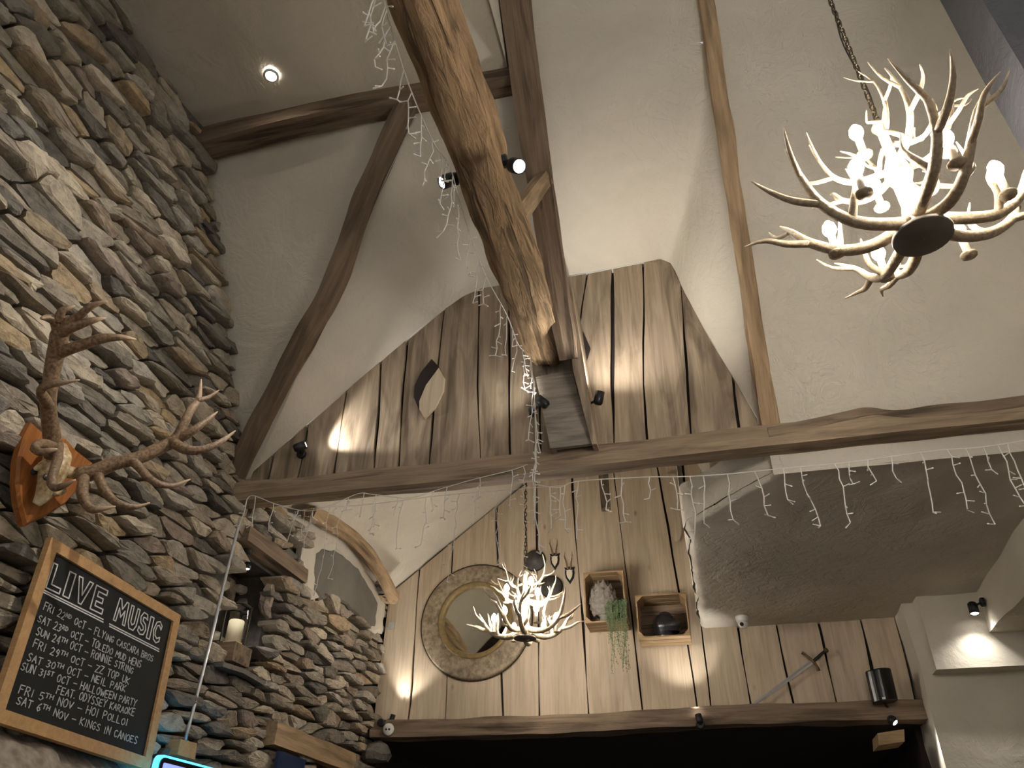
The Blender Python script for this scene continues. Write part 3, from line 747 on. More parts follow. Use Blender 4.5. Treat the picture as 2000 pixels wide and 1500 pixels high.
# recessed downlight
c = aZ(530, 147, 5.975); t = empty('downlight', c, 'bright recessed downlight in the flat ceiling by the stone wall', 'downlight')
MB().lathe([(.05, 0), (.05, -.012), (.036, -.014), (.034, .01)], Matrix.Translation(c), 24, cap=False).build('rim', M['white'], t, True)
MB().lathe([(.035, -.004), (.02, -.008), (.001, -.009)], Matrix.Translation(c), 20).build('lens', emit('downlight_lens', WHITE, 90.0), t)
l = bpy.data.lights.new('lamp', 'SPOT'); l.energy = 22; l.color = WHITE; l.spot_size = math.radians(110); l.spot_blend = .8; l.shadow_soft_size = .03
lo = bpy.data.objects.new('lamp', l); COL.objects.link(lo); lo.location = c + Vector((0, 0, -.03)); attach(lo, t)

# ------------------------------------------------------------------ antler chandeliers
def chandelier(base, rot, label, chain_top, seed, sc=1.0, bm='bulb'):
    base = Vector(base); r = random.Random(seed)
    t = empty('antler_chandelier', base, label, 'chandelier', 'antler chandeliers')
    W = Matrix.Translation(base) @ Matrix.Rotation(rot, 4, 'Z') @ Matrix.Scale(sc, 4)
    def pt(a, rr, z, lat=0): return W @ Vector((rr*math.cos(a) - lat*math.sin(a), rr*math.sin(a) + lat*math.cos(a), z))
    MB().lathe([(.001, -.012), (.02, -.008), (.088, -.004), (.09, .008), (.06, .02), (.04, .022)], W, 28, cap=False).build('base_plate', M['disc'], t, True)
    MB().lathe([(.045, .0), (.055, .04), (.04, .09), (.028, .14), (.03, .24), (.045, .28), (.035, .33), (.018, .38), (.016, .5), (.03, .53), (.01, .57)], W, 16).build('column', M['antler_pale'], t, True)
    def ant(a, S, z0, r0, flip, up):
        m = MB(); f = flip; j = lambda k: r.uniform(-k, k)
        main = [(r0, z0, 0), (r0+.09*S, z0-.028*S, .01*f), (r0+.18*S, z0-.02*S, .035*f), (r0+.26*S, z0+.04*S+up*.3, .055*f), (r0+.315*S, z0+.13*S+up*.7, .05*f), (r0+.36*S + j(.02), z0+.20*S+up, .02*f)]
        S_ = S; rad = [.022*S, .0205*S, .019*S, .0165*S, .011*S, .002]
        m.tube([pt(a, *p) for p in [(q[0], q[1], q[2]) for q in main]], rad, 8, 4)
        b = main[2]; m.tube([pt(a, b[0], b[1], b[2]), pt(a, b[0]+.01, b[1]+.05*S, b[2]-.04*f), pt(a, b[0]-.0, b[1]+.11*S, b[2]-.055*f), pt(a, b[0]+.01+j(.03), b[1]+.185*S, b[2]-.04*f)], [.0145*S, .0125*S, .009*S, .002], 7, 3)
        b = main[3]; m.tube([pt(a, b[0], b[1], b[2]), pt(a, b[0]+.07*S, b[1]+.015*S, b[2]+.03*f), pt(a, b[0]+.13*S, b[1]+.05*S, b[2]+.05*f), pt(a, b[0]+.19*S+j(.02), b[1]+.07*S, b[2]+.045*f)], [.0145*S, .0125*S, .009*S, .002], 7, 3)
        b = main[4]; m.tube([pt(a, b[0], b[1], b[2]), pt(a, b[0]+.06*S, b[1]+.04*S, b[2]-.045*f), pt(a, b[0]+.09*S+j(.02), b[1]+.11*S, b[2]-.075*f)], [.010*S, .008*S, .002], 7, 3)
        m.build('antler', M['antler_pale'], t, True)
    n = 8
    for i in range(n): ant(2*math.pi*i/n + r.uniform(-.15, .15), r.uniform(.88, 1.06), .045 + .02*(i % 2), .045, 1 if i % 2 else -1, r.uniform(-.03, .03))
    for i in range(5): ant(2*math.pi*(i+.3)/5 + r.uniform(-.15, .15), r.uniform(.58, .70), .30, .03, 1 if i % 2 else -1, .03 + r.uniform(0, .05))
    for i in range(3): ant(2*math.pi*(i+.8)/3 + r.uniform(-.2, .2), r.uniform(.42, .5), .44, .02, 1 if i % 2 else -1, .10)
    def candle(a, rr, z):
        c = pt(a, rr, z); Tm = Matrix.Translation(c) @ Matrix.Scale(sc, 4)
        MB().lathe([(.004, -.012), (.026, -.006), (.027, .0), (.014, .003)], Tm, 12).build('drip_dish', M['antler_pale'], t, True)
        MB().lathe([(.0125, 0), (.0125, .075), (.009, .078)], Tm, 10).build('candle_sleeve', M['candle'], t, True)
        MB().lathe([(.007, .078), (.017, .09), (.0235, .107), (.020, .126), (.009, .143), (.001, .15)], Tm, 10).build('bulb', M[bm], t, True)
    for i in range(6): candle(2*math.pi*(i+.25)/6, .25, .045 + .012*(i % 2))
    for i in range(3): candle(2*math.pi*(i+.6)/3, .155, .30)
    # chain
    ch = MB(); top = Vector(chain_top); p0 = W @ Vector((0, 0, .56)); d = top - p0; n = max(4, int(d.length/.032)); d.normalize()
    o0 = MB().tube([p0, p0 + d*.02], .006, 6).build('chain', M['chain'], t)
    for i in range(n):
        c = p0 + d*(.016 + i*.032); Mx = frame(d, c) @ Matrix.Rotation(math.pi/2*(i % 2) + .3, 4, 'Z')
        pts = [Mx @ Vector((.010*math.cos(th), 0, .021*math.sin(th))) for th in [2*math.pi*k/9 for k in range(10)]]
        MB().tube(pts, .0032, 5, cap=False).build('chain_link', M['chain'], o0)
    MB().tube([p0 + d*s_ + Vector((.012*math.sin(s_*9), .008, 0)) for s_ in [k*.05 for k in range(int((top-p0).length/.05)+1)]], .003, 5).build('cord', M['black'], t)
    return t
b1 = CAM + ray(1803, 462)*2.50
chandelier(b1, .5, 'large lit antler chandelier hanging by a chain in front of the right ceiling', (b1.x, b1.y, 6.9), 3, 1.04)
b2 = aY(1025, 1247, 5.6)
chandelier(b2, 1.9, 'smaller lit antler chandelier hanging in front of the round mirror', (b2.x, b2.y, 5.35), 8, .94, 'bulb_far')

# ------------------------------------------------------------------ stag trophy on the stone wall
XS = -2.95
t = empty('antler_trophy', (XS, 2.68, 3.15), 'stag skull and branching antlers mounted on an orange wooden shield', 'trophy')
sh = [(60, 825), (76, 840), (96, 850), (128, 857), (146, 878), (181, 905), (172, 930), (155, 952), (125, 985), (85, 1010), (45, 1029), (34, 985), (29, 942), (32, 900), (44, 855)]
so = [aX(x, y, XS) for x, y in sh]; cen = sum(so, Vector())/len(so)
m = MB(); n = len(so)
si = [cen + (p-cen)*.94 + Vector((.012, 0, 0)) for p in so]
m.add([p + Vector((-.03, 0, 0)) for p in so] + so + si, [tuple(range(n-1, -1, -1))] + [(i, (i+1) % n, n+(i+1) % n, n+i) for i in range(n)] + [(n+i, n+(i+1) % n, 2*n+(i+1) % n, 2*n+i) for i in range(n)] + [tuple(range(2*n, 3*n))])
m.build('shield', M['shield'], t)
AN_ = [False]
def T(pts, rad, mb_, seg=9, res=4, w_=.12):
    mb_.tube([aX(x, y, X) for x, y, X in pts], [q*(1.4 if seg < 12 and AN_[0] else 1) for q in rad], seg, res, wob=w_)
# skull: cranium, brow, tapering nasal bone, pedicles
m = MB()
T([(118, 876, -2.93), (112, 893, -2.88), (104, 918, -2.86), (96, 945, -2.87), (84, 968, -2.89), (70, 985, -2.91)], [.035, .062, .066, .048, .034, .018], m, 14, 4, .25)
T([(96, 905, -2.87), (80, 912, -2.88), (66, 916, -2.9)], [.03, .022, .006], m)
T([(110, 912, -2.86), (128, 920, -2.84), (150, 926, -2.81)], [.042, .030, .024], m)
T([(104, 905, -2.87), (102, 897, -2.84), (103, 888, -2.83)], [.038, .03, .022], m)
T([(96, 955, -2.86), (110, 962, -2.85), (126, 958, -2.86)], [.02, .02, .012], m)
m.build('skull', M['bone'], t, True)
m = MB()
for x, y, X in ((66, 922, -2.905), (90, 932, -2.832)):  # black discs stand in for the shade in the eye hollows
    c = aX(x, y, X); m.lathe([(.001, -.006), (.013, -.004), (.016, 0), (.012, .002), (.001, .003)], frame((1, -.3, -.1), c), 10)
m.build('eye_socket_shade', M['black'], t, True)
AN_[0] = True
m = MB()
T([(103, 890, -2.83), (101, 850, -2.79), (95, 800, -2.75), (96, 770, -2.73), (102, 725, -2.70), (110, 690, -2.67), (117, 655, -2.63), (118, 640, -2.62)], [.027, .026, .024, .024, .025, .027, .027, .02], m, 10)
T([(97, 795, -2.75), (86, 778, -2.70), (80, 763, -2.66), (92, 753, -2.62), (120, 748, -2.56), (156, 742, -2.50)], [.02, .017, .014, .012, .009, .002], m)
T([(112, 690, -2.67), (134, 682, -2.60), (162, 673, -2.54), (200, 661, -2.46), (235, 659, -2.40), (266, 663, -2.36)], [.022, .019, .018, .016, .011, .002], m)
T([(117, 655, -2.63), (132, 642, -2.58), (160, 632, -2.52), (185, 625, -2.47), (207, 621, -2.44)], [.022, .019, .015, .010, .002], m)
T([(118, 646, -2.62), (132, 630, -2.58), (152, 620, -2.53), (170, 604, -2.48), (188, 594, -2.44), (210, 588, -2.40)], [.02, .017, .014, .012, .009, .002], m)
T([(116, 648, -2.63), (108, 628, -2.62), (92, 621, -2.62), (80, 622, -2.62)], [.022, .018, .012, .004], m)
T([(112, 628, -2.61), (121, 608, -2.58), (132, 602, -2.56), (146, 597, -2.54)], [.016, .013, .009, .002], m)
T([(106, 874, -2.80), (88, 867, -2.72), (73, 868, -2.66), (68, 876, -2.62), (78, 883, -2.58), (96, 880, -2.55), (112, 877, -2.53)], [.018, .016, .014, .013, .012, .009, .003], m)
T([(114, 870, -2.79), (113, 893, -2.70), (105, 920, -2.62), (101, 941, -2.58), (108, 953, -2.55), (128, 947, -2.50), (147, 937, -2.46)], [.016, .015, .014, .013, .012, .009, .002], m)
m.build('antler', M['antler'], t, True)
m = MB()
T([(155, 927, -2.80), (182, 922, -2.75), (222, 906, -2.68), (267, 895, -2.60), (312, 876, -2.53), (344, 858, -2.48), (357, 832, -2.45), (371, 803, -2.43), (388, 778, -2.41), (393, 740, -2.40)], [.030, .027, .024, .023, .023, .024, .018, .015, .012, .002], m, 10)
T([(385, 782, -2.41), (407, 776, -2.38), (428, 762, -2.36)], [.011, .008, .002], m)
T([(346, 858, -2.48), (366, 848, -2.42), (386, 834, -2.38), (405, 820, -2.36), (425, 804, -2.34)], [.018, .016, .014, .010, .002], m)
T([(338, 864, -2.48), (358, 876, -2.40), (384, 880, -2.34), (414, 872, -2.29), (440, 857, -2.26), (460, 841, -2.24)], [.02, .018, .016, .013, .009, .002], m)
T([(258, 899, -2.61), (272, 913, -2.56), (290, 933, -2.50), (312, 946, -2.45), (340, 948, -2.41), (372, 936, -2.37)], [.018, .016, .014, .012, .009, .002], m)
T([(166, 926, -2.79), (161, 950, -2.72), (164, 975, -2.66), (178, 994, -2.60), (200, 994, -2.56), (226, 989, -2.52)], [.02, .019, .017, .014, .009, .002], m)
T([(190, 922, -2.74), (200, 950, -2.66), (218, 974, -2.59), (238, 986, -2.54), (265, 990, -2.50), (293, 982, -2.46)], [.017, .016, .014, .012, .009, .002], m)
m.build('antler', M['antler'], t, True)
m = MB(); c = aX(154, 927, -2.80); m.lathe([(.022, -.012), (.038, -.004), (.037, .006), (.024, .014)], frame(aX(170, 924, -2.77)-c, c), 12)
for p in m.v: p += noise.noise_vector(p*60)*.006
m.build('coronet', M['antler'], t, True)

# ------------------------------------------------------------------ chalkboard
TL, TR, BR, BL = aX(92, 1050, -2.95), aX(352, 1202, -2.95), aX(284, 1507, -2.87), aX(-18, 1405, -2.87)
bu = ((TR-TL) + (BR-BL))*.5; bv = ((TL-BL) + (TR-BR))*.5; bc = (TL+TR+BR+BL)/4
bn = bu.cross(bv).normalized(); bn = bn if bn.x > 0 else -bn
cb = empty('chalkboard', bc - bv*.5, 'pine-framed chalkboard listing LIVE MUSIC dates leaning on the stone wall', 'chalkboard')
def cbp(u, v, h=0): return bc + bu*(u-.5) + bv*(v-.5) + bn*h
fw_ = .054; fu, fv = fw_/bu.length, fw_/bv.length
def slab(u0, v0, u1, v1, h0, h1): return MB().hexa([cbp(u0, v0, h1), cbp(u1, v0, h1), cbp(u1, v1, h1), cbp(u0, v1, h1)], [cbp(u0, v0, h0), cbp(u1, v0, h0), cbp(u1, v1, h0), cbp(u0, v1, h0)])
slab(fu*.8, fv*.8, 1-fu*.8, 1-fv*.8, -.012, 0).build('slate', M['board'], cb)
def frail(a, b, c, d): MB().hexa([cbp(*a, .014), cbp(*b, .014), cbp(*c, .014), cbp(*d, .014)], [cbp(*a, -.018), cbp(*b, -.018), cbp(*c, -.018), cbp(*d, -.018)]).build('frame_rail', M['frame_wood'], cb)
frail((0, 0), (1, 0), (1-fu, fv), (fu, fv)); frail((0, 1), (1, 1), (1-fu, 1-fv), (fu, 1-fv)); frail((0, 0), (fu, fv), (fu, 1-fv), (0, 1)); frail((1, 0), (1-fu, fv), (1-fu, 1-fv), (1, 1))
FONT = {'A': '0,0 .5,1 1,0;.22,.4 .78,.4', 'B': '0,0 0,1 .7,.95 .8,.75 .6,.55 0,.52;.6,.55 .95,.35 .8,.05 0,0', 'C': '.95,.85 .6,1 .2,.85 .05,.5 .2,.12 .6,0 .95,.15', 'D': '0,0 0,1 .6,.9 .95,.5 .6,.08 0,0',
 'E': '.9,1 0,1 0,0 .9,0;0,.52 .7,.52', 'F': '.9,1 0,1 0,0;0,.55 .7,.55', 'G': '.95,.85 .55,1 .1,.75 .1,.25 .55,0 .9,.2 .9,.45 .6,.45', 'H': '0,0 0,1;1,0 1,1;0,.5 1,.5', 'I': '.5,0 .5,1', 'K': '0,0 0,1;.9,1 0,.45 .95,0',
 'L': '0,1 0,0 .85,0', 'M': '0,0 .1,1 .5,.4 .9,1 1,0', 'N': '0,0 0,1 1,0 1,1', 'O': '.5,1 .1,.8 0,.45 .2,.08 .5,0 .85,.12 1,.5 .85,.85 .5,1', 'P': '0,0 0,1 .7,.95 .9,.75 .65,.5 0,.45', 'R': '0,0 0,1 .7,.95 .85,.75 .6,.52 0,.48;.4,.48 .95,0',
 'S': '.9,.88 .5,1 .1,.8 .25,.58 .75,.42 .9,.18 .5,0 .05,.12', 'T': '0,1 1,1;.5,1 .5,0', 'U': '0,1 .05,.25 .4,0 .8,.1 1,.4 1,1', 'V': '0,1 .5,0 1,1', 'W': '0,1 .25,0 .5,.7 .75,0 1,1', 'Y': '0,1 .5,.5 1,1;.5,.5 .4,0', 'Z': '0,1 1,1 0,0 1,0',
 '0': '.5,1 .1,.8 .05,.3 .4,0 .85,.2 .9,.7 .5,1', '1': '.3,.8 .55,1 .55,0', '2': '.05,.8 .4,1 .85,.8 .75,.5 .05,0 .95,0', '3': '.05,.95 .5,1 .85,.78 .4,.52 .9,.3 .5,0 .05,.1', '4': '.7,0 .7,1 .05,.3 .95,.3', '5': '.9,1 .15,1 .1,.55 .6,.6 .9,.3 .5,0 .05,.1',
 '6': '.8,1 .3,.7 .05,.3 .4,0 .85,.2 .6,.5 .1,.35', '9': '.85,.7 .5,.45 .15,.65 .4,1 .85,.85 .8,.3 .5,0', '-': '.0,.45 1.0,.45', '.': '.4,0 .5,.06'}
def strokes(ch): return [[tuple(map(float, p.split(','))) for p in s_.split()] for s_ in FONT[ch].split(';')]
def onboard(x, y):
    d = ray(x, y); p = CAM + d*((bc-CAM).dot(bn)/d.dot(bn)); return p
def ribbon(m, pts, wd, h=.0022):
    for a, b in zip(pts, pts[1:]):
        d = (b-a)
        if d.length < 1e-5: continue
        d.normalize(); s_ = bn.cross(d)*wd*.5; e = d*wd*.3
        q = [a-e-s_, b+e-s_, b+e+s_, a-e+s_]
        m.hexa([p + bn*h for p in q], [p for p in q])
def write(text, a, b, capx, name, wd, mat, seed, spec=None):
    r = random.Random(seed); A, Bp = onboard(*a), onboard(*b); U = (Bp-A); tot = 0; W_ = []
    up_ = bv.normalized()*capx
    for c in text:
        wdt = .55 if c == ' ' else .45 if c in 'I1.' else 1.1 if c in 'MW' else .62 if c.islower() else .85
        W_.append(wdt); tot += wdt + .28
    k = U.length/tot; ud = U.normalized(); x = 0; m = MB()
    for c, wdt in zip(text, W_):
        sup = c.islower(); cc = c.upper()
        if c != ' ':
            h = (.55 if sup else r.uniform(.85, 1.08)); lift = .45 if sup else r.uniform(-.05, .05)
            if c == '.': wdt *= .6
            for st in strokes(cc):
                pts = [A + ud*(x + (p[0]+ .08*p[1])*wdt)*k + up_*(lift + p[1]*h) for p in st]
                ribbon(m, [p + bn*.001 for p in pts], wd)
        x += wdt + .28
    m.build(name, mat, cb)['kind'] = 'stuff'
c3 = lambda x, y: (x/3, 1000 + y/3)
# title: outlined capitals, doubly underlined
def outline(text, a, b, capx, ws):
    A, Bp = onboard(*a), onboard(*b); U = Bp-A; ud = U.normalized(); up_ = bv.normalized()*capx; tot = sum(ws) + .22*len(ws); k = U.length/tot; x = 0; m = MB()
    OUT = {'L': '0,0 0,1 .3,1 .3,.2 1,.2 1,0 0,0', 'I': '0,0 0,1 1,1 1,0 0,0', 'V': '0,1 .4,0 .6,0 1,1 .75,1 .5,.35 .25,1 0,1', 'E': '0,0 0,1 1,1 1,.8 .3,.8 .3,.6 .8,.6 .8,.4 .3,.4 .3,.2 1,.2 1,0 0,0',
           'M': '0,0 .08,1 .25,1 .5,.6 .75,1 .92,1 1,0 .8,0 .75,.6 .5,.25 .25,.6 .2,0 0,0', 'U': '0,1 .02,.25 .25,0 .75,0 .98,.25 1,1 .72,1 .7,.3 .5,.2 .3,.3 .28,1 0,1',
           'S': '.95,.75 .8,.98 .3,1 .02,.75 .15,.5 .6,.38 .65,.25 .4,.18 .05,.3 .0,.1 .35,0 .8,.05 .98,.3 .8,.52 .4,.62 .38,.78 .7,.8 .95,.75', 'C': '.95,.85 .6,1 .2,.9 .0,.5 .2,.1 .6,0 .95,.12 .95,.32 .6,.2 .3,.3 .25,.5 .35,.75 .6,.82 .9,.66 .95,.85'}
    for c, wdt in zip(text, ws):
        st = [tuple(map(float, p.split(','))) for p in OUT[c].split()]
        ribbon(m, [A + ud*(x + p[0]*wdt)*k + up_*p[1] + bn*.001 for p in st], .0062); x += wdt + .22
    return m
outline('LIVE', c3(266, 443), c3(612, 608), .122, (.8, .38, .95, .8)).build('title_lettering', M['chalk'], cb)['kind'] = 'stuff'
outline('MUSIC', c3(662, 632), c3(938, 782), .118, (1.15, .9, .8, .35, .85)).build('title_lettering', M['chalk'], cb)['kind'] = 'stuff'
m = MB()
for a, b in (((243, 452), (603, 630)), ((243, 466), (603, 646)), ((640, 656), (930, 804)), ((640, 670), (930, 818))): ribbon(m, [onboard(*c3(*a)), onboard(*c3(*b))], .006)
m.build('title_underline', M['chalk'], cb)['kind'] = 'stuff'
LN = [('FRI 22nd OCT - FLYING CASCARA BROS', (250, 572), (895, 882)), ('SAT 23rd OCT - TOLEDO MUD HENS', (215, 642), (825, 917)), ('SUN 24th OCT - RONNIE STRING', (205, 717), (778, 952)),
      ('FRI 29th OCT - ZZ TOP UK', (188, 792), (757, 1012)), ('SAT 30th OCT - NEIL PARK', (152, 872), (735, 1058)), ('SUN 31st OCT - HALLOWEEN PARTY', (116, 926), (797, 1142)), ('FEAT. ODYSSEY KARAOKE', (326, 1062), (790, 1198)),
      ('FRI 5th NOV - HOI POLLOI', (104, 1062), (748, 1256)), ('SAT 6th NOV - KINGS IN CANOES', (90, 1122), (803, 1362))]
for i, (tx, a, b) in enumerate(LN): write(tx, c3(*a), c3(*b), .034, 'chalk_line', .0042, M['chalk2'], 20+i)

# rough boulder ledge the board stands on
m = MB()
def bl(u, v):
    th = math.pi*(v-.08)*1.0
    y = lerp(2.2, 3.98, u); rr = .27*(math.sin(math.pi*min(1, max(0.02, u*.93+.04))))**.35
    p = Vector((-3.06 + rr*math.sin(th)*1.15, y, 1.76 + rr*math.cos(th)*1.2 + .02*math.sin(u*9)))
    return p + noise.noise_vector(p*5)*.035 + noise.noise_vector(p*17)*.016
m.grid(bl, 70, 26)
tag(m.build('boulder_ledge', M['boulder'], None, False, fix=False), 'big rough boulder ledge jutting from the wall under the chalkboard', 'rock', kind='structure')

# ------------------------------------------------------------------ small things along the stone wall
c0 = aX(313, 1472, -2.72)
t = empty('monitor', c0 + Vector((0, .3, -.5)), 'screen with glowing cyan edge and blue display at the bottom left', 'monitor')
tl = c0; uu = (aX(425, 1502, -2.72) - c0).normalized(); vv = Vector((0, 0, -1)); nn = Vector((1, 0, 0))
def rr_poly(w_, h_, rad_, inset, hx):
    pts = []
    for cx, cy, a0 in ((inset+rad_, inset+rad_, math.pi), (w_-inset-rad_, inset+rad_, 1.5*math.pi), (w_-inset-rad_, h_-inset-rad_, 0), (inset+rad_, h_-inset-rad_, .5*math.pi)):
        for k in range(5):
            a = a0 + k*math.pi/8; pts.append(tl + uu*(cx + rad_*math.cos(a)) + vv*(cy + rad_*math.sin(a)) + nn*hx)
    return pts
MB().prism(rr_poly(.55, .45, .035, 0, 0), (-.03, 0, 0)).build('glowing_edge', M['cyan'], t)
MB().prism(rr_poly(.55, .45, .03, .012, .006), (-.01, 0, 0)).build('bezel', M['blackgloss'], t)
MB().prism(rr_poly(.55, .45, .008, .035, .008), (-.004, 0, 0)).build('display', M['screen'], t)
q = [aX(x, y, XW+.06) for x, y in ((344, 1444), (376, 1452), (372, 1484), (337, 1474))]
tag(MB().hexa([p + Vector((.03, 0, 0)) for p in q], [p - Vector((.06, 0, 0)) for p in q]).build('timber_block', M['frame_wood']), 'small wooden block on the stone wall at the foot of the white conduit', 'block')
m = MB(); m.tube([aX(470, 1012, XW+.085), aX(440, 1130, XW+.08), aX(403, 1285, XW+.085), aX(362, 1446, XW+.085)], .010, 8, 6)
tag(m.build('conduit', M['steel'], None, True), 'thin pale conduit running down the stone wall past the candle niche', 'pipe')
tag(MB().box((XW+.09, 5.2, 1.95), (XW+.11, 5.6, 2.33)).build('blue_panel', M['blue']), 'dark blue panel under the worm-eaten oak lintel', 'panel')
# candle lantern
c = Vector((XW-.03, 4.60, 2.88)); t = empty('hurricane_lantern', c, 'clear glass hurricane lantern with a cream candle in the stone niche', 'lantern')
MB().lathe([(.085, 0), (.088, .01), (.084, .24), (.09, .262), (.087, .262), (.081, .24), (.082, .012)], Matrix.Translation(c), 24, cap=False).build('glass_cylinder', M['glass'], t, True)
MB().lathe([(.05, .004), (.052, .01), (.052, .16), (.046, .168), (.01, .162)], Matrix.Translation(c), 20).build('candle', M['wax'], t, True)
MB().tube([c + Vector((0, 0, .16)), c + Vector((.002, 0, .178))], .002, 5).build('wick', M['black'], t)
m = MB().box((XW-.16, 4.50, NZ0+.02), (XW+.06, 4.71, c.z-.0005)); tag(m.build('candle_block', M['lintel']), 'wooden block carrying the glass lantern in the niche', 'block')
m = MB()
for p in [(XW-.3, NY0, 2.70), (XW+.04, NY0-.06, 2.69), (XW+.09, NY0+.2, 2.695), (XW+.08, NY1-.05, 2.69), (XW-.3, NY1, 2.70)]: pass
sl = [Vector((XW-.34, 4.40, 2.735)), Vector((XW+.07, 4.40, 2.725)), Vector((XW+.10, 4.60, 2.73)), Vector((XW+.08, 4.85, 2.728)), Vector((XW+.04, 5.0, 2.735)), Vector((XW-.34, 5.0, 2.738))]
tag(MB().prism(sl, (0, 0, -.03)).build('slate_shelf', M['cement']), 'dark slate shelf at the bottom of the candle niche', 'shelf')
p = aY(765, 1222, D2-.02); m = MB().box(p - Vector((.03, .01, .035)), p + Vector((.03, .008, .03))); m.box(p + Vector((-.045, -.02, -.035)), p + Vector((-.005, .0, -.02)))
tag(m.build('metal_bracket', M['steel']), 'little metal bracket on the far boards beside the stone corner', 'bracket')

# ------------------------------------------------------------------ far wall: mirror, plates, small trophies
mc = Vector((-2.10, D2-.005, 3.70)); FM = frame((0, -1, 0), mc)
t = empty('round_mirror', mc - Vector((0, 0, .53)), 'large round mirror with a broad mottled frame on the far boards', 'mirror')
MB().lathe([(.53, 0), (.545, .02), (.535, .04), (.52, .045), (.36, .06), (.35, .05), (.35, .0)], FM, 64).build('frame', M['mirror_frame'], t, True)
MB().lathe([(.365, .05), (.362, .072), (.35, .078), (.335, .066), (.325, .066), (.312, .05), (.305, .03)], FM, 64, cap=False).build('inner_rim', M['mirror_rim'], t, True)
MB().lathe([(.32, .028), (.31, .032), (.001, .033)], FM, 48).build('glass', M['mirror'], t)
MB().lathe([(.546, .012), (.553, .02), (.546, .03)], FM, 64, cap=False).build('outer_rim', M['chain'], t, True)
for x, y, lb in ((1046, 1097, 'upper dark pewter plate on the far boards above the chandelier'), (1078, 1148, 'lower dark pewter plate on the far boards beside the chandelier')):
    c = aY(x, y, D2-.02); t = empty('pewter_plate', c, lb, 'plate', 'pewter plates')
    F_ = frame((0, -1, 0), c)
    MB().lathe([(.105, .028), (.110, .026), (.108, .020), (.075, .005), (.06, 0)], F_, 32, cap=False).build('rim', M['black'], t, True)
    MB().lathe([(.100, .034), (.088, .025), (.076, .016), (.07, .013), (.001, .012)], F_, 32).build('dish', M['pewter'], t, True)
for x, y, lb in ((1084, 1096, 'upper small roe buck trophy right of the plates'), (1113, 1123, 'lower small roe buck trophy right of the plates')):
    c = aY(x, y, D2-.008); t = empty('roe_trophy', c, lb, 'trophy', 'small roe buck trophies')
    o_ = [(-.042, .055), (-.05, .075), (-.03, .07), (0, .08), (.03, .07), (.05, .075), (.042, .055), (.046, .02), (.038, -.03), (0, -.09), (-.038, -.03), (-.046, .02)]
    MB().prism([c + Vector((a, -.012, b)) for a, b in o_], (0, .02, 0)).build('shield', M['black'], t)
    MB().prism([c + Vector((a*.62, -.024, b*.62-.004)) for a, b in o_], (0, .014, 0)).build('skull', M['candle'], t)
    for s_ in (-1, 1):
        m = MB(); b0 = c + Vector((s_*.014, -.03, .05)); m.tube([b0, b0 + Vector((s_*.008, -.02, .05)), b0 + Vector((s_*.022, -.03, .11)), b0 + Vector((s_*.018, -.03, .165))], [.009, .007, .005, .0015], 7, 3)
        m.tube([b0 + Vector((s_*.016, -.027, .085)), b0 + Vector((s_*.034, -.05, .12))], [.005, .001], 6); m.build('antler', M['antler'], t, True)

# ------------------------------------------------------------------ crates and what stands in them
YC0, YC1 = 6.70, 6.985
def crate(x0, x1, z0, z1, label, hslats):
    t = empty('wooden_crate', ((x0+x1)/2, YC1, z0), label, 'crate', 'crates on the far wall'); th = .012
    dep = (YC1-YC0); n = 3; gap = .012; sw = (dep - gap*(n-1))/n
    for k in range(n):
        y0 = YC0 + k*(sw+gap)
        MB().box((x0, y0, z0), (x1, y0+sw, z0+th)).build('slat', M['crate'], t)
        MB().box((x0, y0, z1-th), (x1, y0+sw, z1)).build('slat', M['crate'], t)
        MB().box((x0, y0+.002, z0+th+.001), (x0+th, y0+sw-.002, z1-th-.001)).build('slat', M['crate'], t)
        MB().box((x1-th, y0+.002, z0+th+.001), (x1, y0+sw-.002, z1-th-.001)).build('slat', M['crate'], t)
    nb = 4; hb = (z1-z0-2*th-.03)/nb
    for k in range(nb):
        MB().box((x0+th, YC1-.012, z0+th+.005+k*(hb+.006)), (x1-th, YC1, z0+th+.005+k*(hb+.006)+hb)).build('back_board', M['lintel'], t)
    for sx, xx in ((1, x0+th), (-1, x1-th)):
        for sz, zz in ((1, z0+th), (-1, z1-th)):
            tri = [Vector((xx, YC0+.006, zz)), Vector((xx+sx*.045, YC0+.006, zz)), Vector((xx, YC0+.006, zz+sz*.045))]
            MB().prism(tri, (0, dep-.03, 0)).build('corner_block', M['crate'], t)
    return t
a, b = aY(1138, 1120, YC0), aY(1225, 1211, YC0); c_, d_ = aY(1215, 1112, YC0), aY(1144, 1219, YC0)
k1 = ((a.x+d_.x)/2, (b.x+c_.x)/2, (b.z+d_.z)/2, (a.z+c_.z)/2); crate(*k1, 'upright wooden crate with the stone finial and trailing plant', False)
a, b = aY(1239, 1163, YC0), aY(1350, 1241, YC0); c_, d_ = aY(1337, 1157, YC0), aY(1248, 1246, YC0)
k2 = ((a.x+d_.x)/2, (b.x+c_.x)/2, (b.z+d_.z)/2, (a.z+c_.z)/2); crate(*k2, 'wide wooden crate holding the knight helmet', True)
